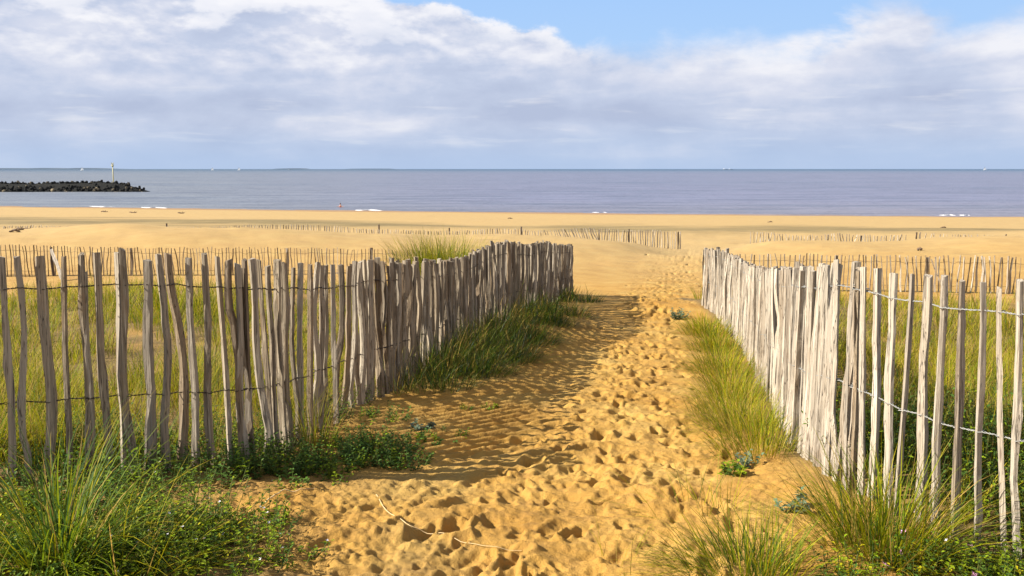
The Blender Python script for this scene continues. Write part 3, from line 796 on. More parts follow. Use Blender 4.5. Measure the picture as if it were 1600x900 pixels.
def clump(cx, cy, n, rad, L, weights, lean=.35, curl=1.0, bias=(0, 0), width=.0045, seg=4, wild=.35):
    a = rng.uniform(0, 2 * math.pi, n); r = rad * np.sqrt(rng.random(n))
    bx = cx + r * np.cos(a); by = cy + r * np.sin(a)
    z = ground(bx, by) - .02
    vx = np.cos(a) * (r / rad + .25) + bias[0] + rng.normal(0, wild, n); vy = np.sin(a) * (r / rad + .25) + bias[1] + rng.normal(0, wild, n)
    az = np.arctan2(vy, vx); mag = np.hypot(vx, vy)
    ln = L * rng.uniform(.5, 1.1, n)
    return blades(np.stack([bx, by, z], 1), ln, az, np.clip(lean * mag * rng.uniform(.4, 1.3, n), 0, 1.25), curl * rng.uniform(.2, 1.2, n), width * rng.uniform(.7, 1.3, n), pick_cols(n, weights), seg)
def foliage_obj(name, parts, label, cat, group=None, kind=None, m_=None, parent=None, origin=None):
    V, Fb, Cc = bundle(parts)
    if origin is not None: V = V - np.array(origin)
    o = obj(name, mesh_np(name, V, Fb, attrs={'tint': Cc}, mats=[m_ or m_grass]), parent)
    if origin is not None and parent is None: o.location = origin
    if label: tag(o, label, cat, group, kind)
    return o

# ---- fields of marram behind each fence
WL = {'mid': 3, 'yellow': 5, 'straw': 3.2, 'green': 1.2, 'brown': .8}
def field(side, n_cl, y0, y1, per, L):
    parts = []; k = 0
    while k < n_cl:
        y = y0 + (y1 - y0) * random.random() ** 1.15
        if side < 0: x = random.uniform(-.64 * y - .8, float(lfx(y)) - .18)
        else: x = random.uniform(float(rfx(y)) + .18, .64 * y + .8)
        if side < 0 and y < 5.2 and x > -1.6 + (y - 4.6) * .2: continue
        if side < 0:
            i = np.interp(x, LB[:7, 0], LB[:7, 1])
            if x < -1.3 and y < i + .15: continue
        if side > 0 and x < 2.1 and y < 4.6 and y < 3.3 + (2.3 - x) * 1.3: continue
        dens = float(vnoise(x, y, 1.6, 77)); 
        if random.random() > -.1 + dens * 1.7: continue
        if y > 15 and random.random() < (y - 15) / (y1 - 15 + 1e-6) * .75: k += 1; continue
        wts = dict(WL); f_ = float(vnoise(x, y, 2.2, 177)); 
        wts['yellow'] *= .4 + 1.4 * f_; wts['green'] *= 2 - 1.6 * f_; wts['mid'] *= 1.6 - f_
        lodw = .0042 * max(1, y / 6.0) ** .8
        nn = int(per * (1 if y < 8 else max(.35, 8 / y)))
        parts.append(clump(x, y, nn, random.uniform(.08, .22), L * random.uniform(.7, 1.2), wts, .32, 1.0, (.12, .05), lodw, 4 if y < 9 else 3)); k += 1
    return parts
gl = foliage_obj('marram_grass', field(-1, 950, 4.55, 21, 66, .43), 'wild yellow green marram grass filling the ground behind the left fence', 'grass', kind='stuff')
gr = foliage_obj('marram_grass', field(1, 620, 3.5, 20, 62, .42), 'wild yellow green marram grass filling the ground behind the right fence', 'grass', kind='stuff')

# ---- named tufts
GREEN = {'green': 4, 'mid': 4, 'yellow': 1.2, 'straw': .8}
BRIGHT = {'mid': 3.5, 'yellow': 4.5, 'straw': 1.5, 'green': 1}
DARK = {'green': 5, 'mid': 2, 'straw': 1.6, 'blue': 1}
def tuft(px, py, Y, n, rad, L, wts, label, group=None, **kw):
    v = at(px, py, Y); z = g1(v.x, Y)
    x = xat(px, Y, z)
    p_ = [clump(x, Y, n, rad, L, wts, **kw)]
    foliage_obj('grass_tuft', p_, label, 'grass tuft', group, origin=(x, Y, z))
    return x, Y, z
tuft(95, 860, 3.30, 360, .13, .76, GREEN, 'big green tuft of long arching blades at the bottom left corner', lean=.6, curl=1.7, width=.0066, bias=(.2, 0), seg=6)
tuft(215, 870, 3.25, 110, .12, .55, BRIGHT, 'sprawling grass blades arching right from the big tuft in the bottom left corner', lean=.95, curl=.9, width=.005, bias=(.8, 0), seg=6)
tuft(1385, 835, 3.52, 620, .20, .52, {'mid': 4, 'yellow': 4, 'straw': 1.6, 'green': 2}, 'big bushy grass tuft at the foot of the right fence, hiding the paling bases', lean=.55, curl=.9, width=.0052, bias=(-.1, -.1), seg=5)
tuft(1300, 805, 3.7, 200, .16, .40, BRIGHT, 'loose yellow green grass leaning left beside the big tuft at the right fence', lean=.75, curl=.8, width=.0045, bias=(-.7, 0), seg=5)
tuft(1150, 895, 3.25, 800, .22, .33, {'mid': 4, 'yellow': 3.5, 'green': 2.5, 'straw': 1}, 'low combed over grass clump on the sand at the bottom edge, right of centre', lean=.85, curl=1.1, width=.0045, bias=(-.6, -.1), seg=6)
tuft(1085, 780, 4.0, 60, .20, .36, BRIGHT, 'sparse thin grass on the sand above the low clump at the bottom', lean=.9, curl=.8, width=.0035, bias=(-.6, .1))
tuft(985, 880, 3.4, 22, .15, .30, BRIGHT, 'few thin grass blades lying on the sand left of the low clump', lean=1.0, curl=.8, width=.0035, bias=(.4, .1))
tuft(492, 700, 5.25, 90, .10, .50, {'mid': 3, 'yellow': 3, 'straw': 3}, 'small upright straw green tuft at the foot of the left fence where it turns', lean=.3, curl=.6, width=.0048)
tuft(1120, 640, 6.6, 45, .22, .30, BRIGHT, 'wispy thin grass on the path edge before the row of tufts at the right fence', lean=.6, curl=.9, width=.004)
tuft(1525, 430, 16, 60, .3, .45, BRIGHT, 'lone far tuft in the grass behind the right fence near the thin stakes', lean=.4, curl=.8, width=.011)
# clump seen over the left fence
v = at(692, 440, 16.6); hz = g1(v.x, 16.6)
pp = [clump(v.x + dx, 16.6 + dy, 430, .36, 1.35, {'mid': 4, 'yellow': 5, 'green': 2, 'straw': 1}, .3, .8, (-.1 + dx * .3, 0), .011, 4) for dx, dy in [(-.4, 0), (-.15, .2), (.1, -.1), (.3, .1)]]
foliage_obj('grass_tuft', pp, 'tall bright clump of marram rising above the middle of the left fence', 'grass tuft', origin=(v.x, 16.6, hz))
# left enclosure bright clumps reaching the sky side of the near palings
for i, (px, Y, L, lab) in enumerate([(245, 13.5, .85, 'tall yellow grass clump behind the left fence near its left end'), (330, 12.5, .7, 'broad grass clump behind the left fence, right of the tall yellow one')]):
    x = xat(px, Y, 3.75); z = g1(x, Y)
    pp = [clump(x + dx, Y, 120, .3, L, BRIGHT, .35, .9, (0, 0), .009, 4) for dx in (-.7, -.25, .2, .65)]
    foliage_obj('grass_tuft', pp, lab, 'grass tuft', origin=(x, Y, z))
# row along the right fence (path side)
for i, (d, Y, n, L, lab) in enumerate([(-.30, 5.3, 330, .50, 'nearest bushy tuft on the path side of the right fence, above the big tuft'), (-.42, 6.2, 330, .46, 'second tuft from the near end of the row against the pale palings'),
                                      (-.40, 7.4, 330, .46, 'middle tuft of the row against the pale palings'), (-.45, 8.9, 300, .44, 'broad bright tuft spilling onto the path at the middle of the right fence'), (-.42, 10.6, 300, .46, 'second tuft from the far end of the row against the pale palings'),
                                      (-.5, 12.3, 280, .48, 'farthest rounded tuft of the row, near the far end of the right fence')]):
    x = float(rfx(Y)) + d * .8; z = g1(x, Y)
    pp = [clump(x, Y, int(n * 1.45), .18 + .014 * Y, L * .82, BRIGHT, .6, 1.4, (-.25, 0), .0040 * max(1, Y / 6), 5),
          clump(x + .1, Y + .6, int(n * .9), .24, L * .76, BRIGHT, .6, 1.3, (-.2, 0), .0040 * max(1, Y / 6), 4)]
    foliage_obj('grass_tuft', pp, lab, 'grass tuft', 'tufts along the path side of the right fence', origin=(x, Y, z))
# shaded tangle along the left fence (path side)
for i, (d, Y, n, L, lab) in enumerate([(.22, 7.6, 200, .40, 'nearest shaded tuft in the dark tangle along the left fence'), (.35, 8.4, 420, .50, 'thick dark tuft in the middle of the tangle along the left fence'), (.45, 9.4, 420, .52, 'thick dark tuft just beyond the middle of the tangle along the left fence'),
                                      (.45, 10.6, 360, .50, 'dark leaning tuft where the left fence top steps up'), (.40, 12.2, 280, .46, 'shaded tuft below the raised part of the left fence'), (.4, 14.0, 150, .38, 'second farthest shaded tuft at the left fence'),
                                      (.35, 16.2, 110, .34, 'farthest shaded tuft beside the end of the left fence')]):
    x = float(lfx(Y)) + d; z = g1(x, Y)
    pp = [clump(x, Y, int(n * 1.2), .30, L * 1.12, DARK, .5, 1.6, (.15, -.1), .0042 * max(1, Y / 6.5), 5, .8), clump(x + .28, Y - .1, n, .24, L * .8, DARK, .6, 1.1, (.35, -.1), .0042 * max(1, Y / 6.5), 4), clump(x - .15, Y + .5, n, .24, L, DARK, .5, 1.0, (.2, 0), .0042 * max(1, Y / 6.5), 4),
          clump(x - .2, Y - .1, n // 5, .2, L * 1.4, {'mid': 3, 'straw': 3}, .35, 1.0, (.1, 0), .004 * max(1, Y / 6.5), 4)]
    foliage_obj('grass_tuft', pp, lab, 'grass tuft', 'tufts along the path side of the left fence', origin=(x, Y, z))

# ---- leafy plants

def leafy(cx, cy, rad, hgt, nst, wts, leaf=.036, lw=.011, nl=11, spread=1.0):
    """stems with alternate lance leaves; returns arrays and flower spots"""
    parts = []; tips = []
    a = rng.uniform(0, 6.28, nst); r = rad * np.sqrt(rng.random(nst)) 
    bx = cx + r * np.cos(a); by = cy + r * np.sin(a); bz = ground(bx, by) - .01
    LV, LFc, LC = [], [], []; k = 0; stems = []
    for i in range(nst):
        az_ = a[i] + random.gauss(0, .8); th = random.uniform(.1, 1.15) * spread; L = hgt * random.uniform(.6, 1.25)
        pt = np.array([bx[i], by[i], bz[i]]); pts = [pt.copy()]
        c0 = pick_cols(1, wts)[0] * 1.12
        for s in range(nl):
            q = s / nl; t2 = max(th * (1 - .6 * q), 0)
            d = np.array([math.sin(t2) * math.cos(az_), math.sin(t2) * math.sin(az_), math.cos(t2)])
            pt = pt + d * L / nl; pts.append(pt.copy())
            la = az_ + s * 2.4 + random.gauss(0, .3); el_ = random.uniform(.1, .9)
            ld = np.array([math.cos(la) * math.cos(el_), math.sin(la) * math.cos(el_), math.sin(el_)])
            sd = np.array([-math.sin(la), math.cos(la), random.uniform(-.4, .4)])
            ls = leaf * random.uniform(.6, 1.25) * (1.1 - .4 * q); ws = lw * random.uniform(.7, 1.3)
            dn = np.array([0, 0, -.25 * ls])
            LV += [pt, pt + ld * ls * .5 + sd * ws * .5, pt + ld * ls * .5 + np.array([0, 0, -.12 * ls]), pt + ld * ls * .5 - sd * ws * .5, pt + ld * ls + dn]
            cc = c0 * random.uniform(.8, 1.25); LC += [cc] * 5
            LFc += [(k, k + 1, k + 2), (k, k + 2, k + 3), (k + 1, k + 4, k + 2), (k + 2, k + 4, k + 3)]; k += 5
        v_, f_ = tube(pts[::3] + [pts[-1]] if False else pts[::2], .0016, 3)
        f3 = np.concatenate([f_[:, [0, 1, 2]], f_[:, [0, 2, 3]]]); stems.append((v_, f3, np.tile(np.array([.12, .15, .04]), (len(v_), 1))))
        tips.append(pts[-1])
    return [(np.array(LV), np.array(LFc), np.array(LC))] + stems, tips
LUSH = {'green': 3, 'mid': 5, 'yellow': .8}
m_petal = simple('pale_lilac_petal', (.46, .43, .50), .6, (.5, .48, .52))
m_petalp = simple('pink_petal', (.62, .25, .50), .6, (.7, .35, .6))
def petal_mesh(m_, s=.006):
    V = [(0, 0, 0)]; Fq = []
    for k in range(4):
        a = k * math.pi / 2
        c, s_ = math.cos(a), math.sin(a)
        b = len(V)
        V += [(c * s * .6 - s_ * s * .4, s_ * s * .6 + c * s * .4, s * .3), (c * s * 1.25, s_ * s * 1.25, s * .45), (c * s * .6 + s_ * s * .4, s_ * s * .6 - c * s * .4, s * .3)]
        Fq.append((0, b + 2, b + 1, b))
    me = bpy.data.meshes.new('flower'); me.from_pydata(V, [], Fq); me.materials.append(m_); me.update(); return me
FLW = petal_mesh(m_petal, .006); FLP = petal_mesh(m_petalp, .013)
def plant(px, py, Y, rad, hgt, nst, label, flowers=0, wts=LUSH, fm=None, **kw):
    v = at(px, py, Y); z = g1(v.x, Y); x = xat(px, Y, z)
    parts, tips = leafy(x, Y, rad, hgt, nst, wts, **kw)
    e = foliage_obj('leafy_plant', parts, label, 'plant', m_=m_leaf, origin=(x, Y, z))
    random.shuffle(tips)
    for tpt in tips[:flowers]:
        o = obj('flower', fm or FLW, e, tuple(np.array(tpt) - np.array((x, Y, z)) + np.array((0, 0, .004))))
        o.rotation_euler = (random.uniform(-.8, .8), random.uniform(-.8, .8), random.uniform(0, 3))
    return e
plant(250, 850, 3.45, .22, .20, 60, 'low green plant dotted with white flowers just right of the bottom left grass tuft', 12)
plant(350, 860, 3.4, .20, .17, 48, 'green plant with tiny white flowers at the bottom edge, left of the bare sand', 11)
plant(285, 800, 3.8, .20, .24, 50, 'upright flowering green plant in front of the left palings', 6)
plant(400, 815, 3.75, .16, .15, 34, 'spreading green plant at the edge of the trodden sand, bottom left', 5)
plant(465, 865, 3.4, .07, .12, 14, 'small flowering green sprig alone on the sand at bottom left', 5)
plant(40, 880, 3.15, .26, .12, 70, 'low round leaved green mat under the big tuft at the bottom left corner', 0, leaf=.022, lw=.016)
plant(170, 885, 3.15, .20, .11, 50, 'low green mat at the bottom edge between the tuft and the flowering plants', 1, leaf=.022, lw=.014)
plant(1142, 722, 4.75, .06, .07, 12, 'small bright green rosette on the sand before the right fence', 0, leaf=.045, lw=.022)
plant(1167, 706, 4.95, .05, .09, 8, 'small blue green leafed plant beside the bright rosette', 0, {'blue': 1}, leaf=.038, lw=.022)
plant(1243, 790, 3.95, .05, .09, 8, 'blue green leafed seedling on the sand beside the big right tuft', 0, {'blue': 1}, leaf=.042, lw=.026)
plant(1062, 487, 14.2, .13, .16, 14, 'blue green leafed plant on the path edge beside the farthest right tuft', 0, {'blue': 1}, leaf=.07, lw=.04)
plant(658, 664, 5.95, .05, .07, 8, 'tiny dark blue green plant on the rippled sand', 0, {'blue': 1}, leaf=.045, lw=.028)
plant(730, 634, 6.6, .04, .05, 7, 'tiny green sprig on the rippled sand nearest the dark tangle', 0, leaf=.035)
plant(765, 634, 6.65, .05, .05, 8, 'small flat green sprig on the rippled sand, right of the tiny one', 0, leaf=.035)
plant(850, 515, 12.4, .2, .2, 24, 'yellow green leafy plant at the edge of the shaded tufts by the left fence', 0, {'mid': 2, 'yellow': 2}, leaf=.07, lw=.03)
plant(1450, 880, 3.35, .13, .14, 60, 'low green plant with pink flowers at the bottom right, under the palings', 4, {'green': 3, 'mid': 3, 'yellow': 1}, FLP)
plant(1540, 885, 3.3, .16, .15, 60, 'leafy green mat in the bottom right corner, at the foot of the palings', 1)
plant(1330, 890, 3.25, .10, .13, 40, 'low leafy plant at the bottom edge below the big right tuft', 1, {'green': 2, 'mid': 3, 'yellow': 1}, FLP)
# ground cover masses (uncountable)
parts = []
for px, py, Y, rad, h, n in [(330, 745, 4.55, .28, .14, 40), (400, 735, 4.75, .26, .16, 44), (455, 740, 4.75, .22, .14, 36), (520, 735, 4.85, .18, .11, 30), (575, 725, 5.0, .17, .11, 30), (600, 705, 5.25, .16, .13, 30), (550, 695, 5.4, .18, .10, 22), (630, 730, 4.95, .14, .09, 22),
                             (250, 765, 4.3, .26, .16, 36), (160, 775, 4.15, .26, .18, 34), (60, 785, 4.05, .28, .18, 34), (640, 690, 5.5, .2, .06, 12), (690, 680, 5.7, .2, .05, 9), (600, 650, 6.3, .2, .09, 14), (480, 765, 4.5, .2, .09, 24)]:
    z = g1(at(px, py, Y).x, Y); parts += leafy(xat(px, Y, z), Y, rad, h * 1.1, int(n * 2.3), {'green': 5, 'mid': 2}, leaf=.034, lw=.013)[0]
for k in range(70):
    px = random.uniform(-40, 400); py = random.uniform(790 + max(0, px - 150) * .12, 915); Y = 3.05 + (915 - py) / 125 * 1.0
    if px > 300 and random.random() < .5: continue
    z = g1(at(px, py, Y).x, Y); parts += leafy(xat(px, Y, z), Y, .17, random.uniform(.07, .15), 20, LUSH, leaf=.042, lw=.010, nl=9)[0]
foliage_obj('ground_cover', parts, 'low dark green weeds creeping along the foot of the left fence in its shade', 'weeds', kind='stuff', m_=m_leaf)
parts = []
for k in range(46):
    Y = random.uniform(3.35, 5.6); x = random.uniform(float(rfx(Y)) + .12, .62 * Y + .4)
    parts += leafy(x, Y, .2, random.uniform(.22, .42), 26, {'green': 5, 'mid': 2.5}, leaf=.042, lw=.014)[0]
for k in range(9):
    Y = random.uniform(3.0, 3.35); x = random.uniform(1.55, 2.4)
    parts += leafy(x, Y, .15, random.uniform(.08, .14), 24, LUSH, leaf=.035, lw=.013)[0]
foliage_obj('ground_cover', parts, 'dense dark green leafy undergrowth behind the near palings of the right fence', 'weeds', kind='stuff', m_=m_leaf)
parts = []
for k in range(42):
    px = random.uniform(-40, 560); Y = interp(LF, px, 3) + random.uniform(.1, .7)
    z = g1(at(px, 740, Y).x, Y); parts += leafy(xat(px, Y, z), Y, .18, random.uniform(.12, .26), 20, {'green': 5, 'mid': 2, 'brown': 1}, leaf=.034, lw=.011)[0]
foliage_obj('ground_cover', parts, 'tangled dark leafy plants among the grass right behind the near left palings', 'weeds', kind='stuff', m_=m_leaf)

# ------------------------------------------------------------------ small things on the sand
m_straw = simple('dry_stem', (.62, .46, .24), .7, (.5, .36, .18))
def on_sand(ptsl, r, name, label, cat, m_, lift=.006, taper=True):
    P = []
    for px, py in ptsl:
        Y = 4.0
        for _ in range(25):                       # where this ray meets the sand
            v = at(px, py, Y); z = float(gz(v.x, Y)[0]); b = (450 - py) / FPX
            Y = max(2.5, (CAMZ - z) / (-(b * CP - SP)) * (CP + b * SP))
        v = at(px, py, Y); P.append((v.x, Y, float(gz(v.x, Y)[0]) + lift))
    P = np.array(P); tt = np.linspace(0, len(P) - 1, 40); i = np.arange(len(P))
    Q = np.stack([np.interp(tt, i, P[:, k]) for k in range(3)], 1)
    Q[:, 2] = gz(Q[:, 0], Q[:, 1]) + lift; 
    for _ in range(3): Q[1:-1] = (Q[:-2] + Q[1:-1] * 2 + Q[2:]) / 4
    rr = np.linspace(r, r * .4, 40) if taper else r
    V, Fs = tube(Q, rr, 5); o0 = P[0]
    o = obj(name, mesh_np(name, V - o0, Fs, smooth=True, mats=[m_]), None, tuple(o0))
    return tag(o, label, cat)
on_sand([(588, 775), (605, 800), (635, 822), (670, 836), (720, 850), (770, 856), (815, 857)], .0024, 'dry_straw', 'long curved dry straw lying across the trodden sand near the bottom', 'straw', m_straw, .008)
on_sand([(415, 790), (440, 772), (470, 770), (492, 768)], .004, 'dry_twig', 'short pale twig on the shaded sand at the left fence foot', 'twig', m_straw, .02)
# dry grass litter scattered along both fence feet
n = 420; yy = rng.uniform(3.3, 11, n) ; sd = rng.random(n) < .5
xx = np.where(sd, np.maximum(lfx(yy), -1.9 + 0 * yy) + np.abs(rng.normal(0, .45, n)), rfx(yy) - np.abs(rng.normal(0, .45, n)))
V, Fb, Cc = blades(np.stack([xx, yy, gz(xx, yy) + .006], 1), rng.uniform(.05, .22, n), rng.uniform(0, 6.28, n), np.full(n, 1.5), rng.uniform(-.1, .12, n), np.full(n, .004), pick_cols(n, {'straw': 3, 'brown': 2}), 3)
foliage_obj('dry_litter', [(V, Fb, Cc)], 'scattered bits of dry straw lying on the sand along both fences', 'litter', kind='stuff')
# driftwood scraps on the far beach
m_drift = simple('dark_driftwood', (.09, .06, .035), .9, (.16, .10, .06), bump=.02)
def drift(px, py, Y, L, H, label):
    z = g1(at(px, py, Y).x, Y); x = xat(px, Y, z)
    if Y > 60: L *= .6; H *= .55
    n = 9; pts = [(-L / 2 + L * i / (n - 1), .05 * math.sin(i * 1.3 + px), H * .35 + H * .3 * math.sin(i * .9 + px)) for i in range(n)]
    rr = np.array([H * .5 * (.45 + .55 * math.sin(math.pi * (i + .6) / n)) for i in range(n)])
    a_ = tube(pts, rr, 6)
    b_ = tube([(L * .1, 0, H * .4), (L * .2, .03, H * 1.0), (L * .22, .05, H * 1.4)], np.array([H * .25, H * .16, H * .08]), 5)
    V, Fs = join([a_, b_])
    o = obj('driftwood', mesh_np('driftwood', V, Fs, smooth=True, mats=[m_drift]), None, (x, Y, z)); o.rotation_euler = (0, 0, random.uniform(-.4, .4))
    tag(o, label, 'driftwood', 'dark driftwood scraps on the beach')
for a in [(23, 373, 36.5, .4, .11, 'leftmost dark driftwood scrap on the sand behind the thin stakes'), (31, 367, 38, .35, .10, 'small driftwood scrap just right of the leftmost one'), (43, 365, 38.5, .7, .08, 'flat long driftwood scrap near the left end of the far fence'),
          (372, 362, 36, .16, .12, 'small dark lump on the crest of the big left dune'), (1437, 392, 31, .22, .09, 'dark lump on the right dune above the propped post'), (1474, 354, 66, .9, .2, 'dark scrap alone on the upper right beach'),
          (1511, 370, 49, .4, .2, 'left one of two dark lumps by the nearly buried palings'), (1517, 370, 49, .35, .2, 'right one of two dark lumps by the nearly buried palings'),
          (163, 334, 108, 1.4, .3, 'dark wrack lump on the beach left of centre, by the waterline near the jetty end'), (208, 337, 104, 1.6, .3, 'long dark wrack lump on the beach below the jetty tip'), (283, 338, 102, 1.2, .3, 'small wrack lump right of the jetty tip on the beach'),
          (797, 343, 88, .8, .2, 'dark scrap in the middle of the upper beach'), (1203, 346, 80, .8, .2, 'dark scrap on the upper beach above the short buried fence')]:
    drift(*a)

# ------------------------------------------------------------------ rock jetty with beacon
m_rock, t = mat('dark_boulder')
oc = t.node('ShaderNodeTexCoord').outputs['Object']; rnd = t.node('ShaderNodeObjectInfo').outputs['Random']
nz = t.noise(oc, 2.5, 5, .65)
cc = t.mix(t.sstep(rnd, .78, 1.0), (.016, .017, .018), (.22, .18, .12))
cc = t.mix(t.m('MULTIPLY', t.sstep(nz, .45, .7), .6), cc, (.045, .042, .03))
b = t.node('ShaderNodeBump', {'Height': nz, 'Strength': .7, 'Distance': .2})
p = t.node('ShaderNodeBsdfPrincipled', {'Base Color': cc, 'Roughness': .95, 'Normal': b.outputs[0], 'Specular IOR Level': .08})
t.node('ShaderNodeOutputMaterial', {0: p.outputs[0]})
import bmesh
def boulder_mesh(seed):
    rg = random.Random(seed); bm = bmesh.new(); bmesh.ops.create_icosphere(bm, subdivisions=1, radius=1)
    for v_ in bm.verts: v_.co *= rg.uniform(.68, 1.15)
    for v_ in bm.verts: v_.co.x = max(min(v_.co.x, .82), -.85); v_.co.z = max(min(v_.co.z, .7), -.8)
    me = bpy.data.meshes.new('boulder'); bm.to_mesh(me); bm.free(); me.materials.append(m_rock); return me
BM = [boulder_mesh(i) for i in range(9)]
jx1 = xat(232, 238, 0); jx0 = xat(-90, 238, 0)
jet = empty('rock_jetty', (jx1, 238, 0), 'low jetty of heaped dark boulders reaching into the sea from the left edge', 'jetty')
def jh(x): return float(np.interp(x, [jx0, jx1 - 22, jx1 - 9, jx1 - 3, jx1], [2.5, 2.7, 2.9, 1.4, .2])) + .15 * math.sin(x * 1.7)
V = []; Fq = []
for i, x in enumerate(np.linspace(jx0 - 70, jx1, 60)):
    h = max(.05, jh(x) - .6)
    V += [(x - jx1, -3.0 - .3, -1.5), (x - jx1, -1.2, h), (x - jx1, 1.2, h), (x - jx1, 3.3, -1.5)]
    if i:
        a = (i - 1) * 4; b_ = i * 4
        for k in range(3): Fq.append((a + k, b_ + k, b_ + k + 1, a + k + 1))
obj('core', mesh_np('core', V, Fq, mats=[m_rock]), jet)
for k in range(298):
    q = random.random(); x = jx0 + (jx1 - jx0) * (1 - (1 - q) ** 1.0); s = random.uniform(-.15, 1)      # s: 1 at crest, 0 at the water
    h = jh(x); y = -3.4 * (1 - max(s, 0)) if random.random() < .82 else random.uniform(-.5, 2)
    z = h * max(s, 0) - .25 if y < -.5 else h - .35
    o = obj('boulder', random.choice(BM), jet, (x - jx1, y + random.uniform(-.3, .3), z + random.uniform(-.12, .15)))
    r_ = random.uniform(.32, .60) * (1 if h > 1 else .7); o.scale = (r_ * 1.2, r_, r_ * .85); o.rotation_euler = (random.uniform(0, 6), random.uniform(0, 6), random.uniform(0, 6))
RV, RF_, ro = [], [], 0
for k in range(1350):
    x = jx0 + (jx1 - jx0) * random.random() if k < 620 else jx0 - 70 * random.random(); h = jh(x); q = random.random() ** .8; bmh = random.choice(BM)
    y = -3.3 * (1 - q) if random.random() < .75 else random.uniform(0, 2.6)
    z = h * q - .38 if y < 0 else h - .5 - y * .3
    r_ = random.uniform(.28, .5) * (1 if h > 1 else .6)
    E_ = Matrix.Rotation(random.uniform(0, 6), 3, 'Z') @ Matrix.Rotation(random.uniform(0, 6), 3, 'X')
    RV += [tuple(E_ @ (v_.co * r_) + Vector((x - jx1, y, z))) for v_ in bmh.vertices]
    RF_ += [tuple(i + ro for i in p_.vertices) for p_ in bmh.polygons]; ro += len(bmh.vertices)
rb = obj('rubble', mesh_np('rubble', RV, RF_, mats=[m_rock]), jet); rb['kind'] = 'stuff'
m_yel = simple('yellow_paint', (0.396, 0.346, 0.108), .5, (0.360, 0.310, 0.122)); m_con = simple('beacon_concrete', (0.216, 0.202, 0.180), .9, (0.144, 0.144, 0.130), bump=.05)
def lathe(prof, n=10):
    V = []; Fq = []
    for i, (r_, z) in enumerate(prof):
        for k in range(n): V.append((r_ * math.cos(6.2832 * k / n), r_ * math.sin(6.2832 * k / n), z))
        if i:
            for k in range(n): Fq.append(((i - 1) * n + k, (i - 1) * n + (k + 1) % n, i * n + (k + 1) % n, i * n + k))
    return np.array(V), np.array(Fq)
bx = xat(177.5, 238, 2.2)
bc = empty('beacon', (bx, 238, 2.0), 'tall yellow beacon pole with a cross topmark standing on the rock jetty', 'beacon')
def part(name, vf, m_, parent, loc=(0, 0, 0)): return obj(name, mesh_np(name, vf[0], vf[1], smooth=False, mats=[m_]), parent, loc)
part('plinth', lathe([(0, -.4), (.6, -.4), (.55, .5), (.35, .6), (0, .6)]), m_con, bc)
part('pole', lathe([(.13, .5), (.12, 5.0), (.0, 5.02)]), m_yel, bc)
for s in (-1, 1): part('topmark', tube([(-.34 * s, 0, 5.0 - .02), (0, .02 * s, 5.3), (.34 * s, 0, 5.62)], .09, 6), m_yel, bc)
part('lantern', lathe([(0, 4.55), (.24, 4.6), (.27, 4.75), (.22, 4.95), (0, 5.0)]), m_yel, bc)

# ------------------------------------------------------------------ boats on the horizon
m_white = simple('white_sail', (.8, .8, .8), .7, (.75, .76, .78)); m_hull = simple('dark_hull', (.05, .06, .08), .6, (.08, .09, .11))
def sailboat(px, Y, H, label, flip=1):
    x = (px - 800) / FPX * Y
    e = empty('sailing_boat', (x, Y, 0), label, 'sailing boat', 'far sailing boats on the horizon')
    V = []; Fq = []
    for i in range(7):
        q = i / 6; wdt = H * .11 * math.sin(math.pi * (q * .8 + .1)); X = (q - .5) * H * .9
        V += [(X, -wdt, H * .10), (X, 0, -.4), (X, wdt, H * .10)]
        if i: a = (i - 1) * 3; b_ = i * 3; Fq += [(a, b_, b_ + 1, a + 1), (a + 1, b_ + 1, b_ + 2, a + 2), (a + 2, b_ + 2, b_, a)]
    obj('hull', mesh_np('hull', V, Fq, mats=[m_white]), e)
    part('mast', tube([(0, 0, H * .1), (0, 0, H * 1.05)], H * .012, 5), m_hull, e)
    def sail(pts, bulge):
        V = []; n = 6
        A, B, T = map(np.array, pts)
        for i in range(n):
            for j in range(n):
                u_ = i / (n - 1); v_ = j / (n - 1)
                P_ = (A * (1 - u_) + B * u_) * (1 - v_) + T * v_
                P_ = P_ + np.array([0, bulge * math.sin(math.pi * u_) * (1 - v_), 0]); V.append(P_)
        Fq = [(i * n + j, (i + 1) * n + j, (i + 1) * n + j + 1, i * n + j + 1) for i in range(n - 1) for j in range(n - 1)]
        V2 = [v_ + np.array([0, .06, 0]) for v_ in V]; k = len(V)
        return np.array(V + V2, dtype=float), np.array(Fq + [(d + k, c + k, b + k, a + k) for a, b, c, d in Fq])
    part('mainsail', sail([(.1, 0, H * .16), (H * .42 * flip, 0, H * .16), (.1, 0, H)], H * .05), m_white, e)
    part('jib', sail([(-.15, 0, H * .14), (-H * .38 * flip, 0, H * .13), (-.1, 0, H * .9)], H * .05), m_white, e)
sailboat(134, 3600, 15, 'leftmost tiny white sailing boat on the horizon, left of the yellow beacon')
sailboat(336, 3900, 14, 'tiny white sailing boat on the horizon, second from the left', -1)
sailboat(377, 3800, 14, 'tiny white sailing boat on the horizon, third from the left')
sailboat(1532, 4200, 17, 'tiny white sailing boat on the horizon near the right edge')
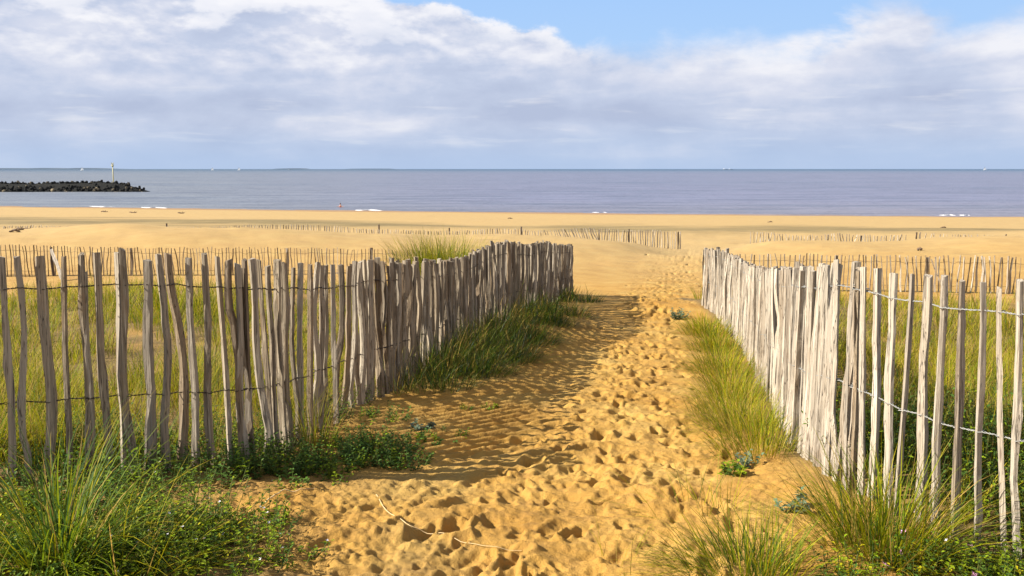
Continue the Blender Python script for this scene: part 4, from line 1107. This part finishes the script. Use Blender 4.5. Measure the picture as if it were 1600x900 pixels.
def ship(px, Y, L, label):
    x = (px - 800) / FPX * Y
    e = empty('cargo_ship', (x, Y, 0), label, 'ship')
    def boxm(x0, x1, y0, y1, z0, z1):
        V = [(a, b, c) for a in (x0, x1) for b in (y0, y1) for c in (z0, z1)]
        return np.array(V, dtype=float), np.array([(0, 1, 3, 2), (4, 6, 7, 5), (0, 4, 5, 1), (2, 3, 7, 6), (0, 2, 6, 4), (1, 5, 7, 3)])
    v_, f_ = boxm(-L / 2, L / 2, -L * .07, L * .07, -1, L * .07)
    v_[(v_[:, 0] > 0) & (v_[:, 2] > 0), 0] += L * .06; v_[(v_[:, 0] > 0), 1] *= .25
    obj('hull', mesh_np('hull', v_, f_, mats=[m_hull]), e)
    obj('bridge', mesh_np('bridge', *boxm(-L * .45, -L * .33, -L * .05, L * .05, L * .07, L * .22), mats=[m_white]), e)
    obj('mast', mesh_np('mast', *boxm(L * .1, L * .13, -.6, .6, L * .07, L * .2), mats=[m_hull]), e)
ship(1131, 9000, 48, 'left one of two tiny dark ships close together on the horizon, right of centre')
ship(1139, 9000, 40, 'right one of two tiny dark ships close together on the horizon, right of centre')
ship(456, 5200, 16, 'small dark fishing boat silhouette on the horizon above the left half of the beach')

# ------------------------------------------------------------------ bather in the shallows
m_skin = simple('skin', (.52, .27, .18), .55, (.46, .23, .15)); m_hair = simple('dark_hair', (.03, .02, .015), .7, (.05, .03, .02)); m_swim = simple('red_swimsuit', (.45, .07, .05), .6, (.38, .06, .05))
Yb = 140.0; bxx = xat(532, Yb, 0)
J = [(0, 0, -.75), (0, 0, -.45), (0, .02, -.12), (0, 0, .16), (0, -.01, .27), (0, -.02, .36), (0, -.03, .46),
     (-.19, 0, .14), (-.36, -.08, .0), (-.52, -.16, .06), (.19, 0, .14), (.36, -.10, -.02), (.55, -.12, .05),
     (-.12, 0, -.85), (-.14, -.1, -1.2), (.12, 0, -.85), (.14, -.1, -1.2)]
E = [(0, 1), (1, 2), (2, 3), (3, 4), (4, 5), (5, 6), (3, 7), (7, 8), (8, 9), (3, 10), (10, 11), (11, 12), (0, 13), (13, 14), (0, 15), (15, 16)]
RR = [.15, .14, .14, .13, .055, .085, .075, .065, .045, .032, .065, .045, .032, .09, .06, .09, .06]
me = bpy.data.meshes.new('person'); me.from_pydata(J, E, []); me.materials.append(m_skin)
per = obj('person', me, None, (bxx, Yb, .10)); tag(per, 'bather with dark hair standing chest deep in the sea near the shore', 'person')
sk = per.modifiers.new('skin', 'SKIN'); sv = me.skin_vertices[0].data
for v_, r_ in zip(sv, RR): v_.radius = (r_, r_ * .85)
sv[0].use_root = True
per.modifiers.new('sub', 'SUBSURF').levels = 2; per.modifiers['sub'].render_levels = 2
part('hair', lathe([(.085, .38), (.105, .46), (.095, .53), (.05, .575), (0, .585)]), m_hair, per, (0, .015, 0))
part('swimsuit', lathe([(.152, -.5), (.150, -.3), (.155, -.10), (.152, .03)], 12), m_swim, per)
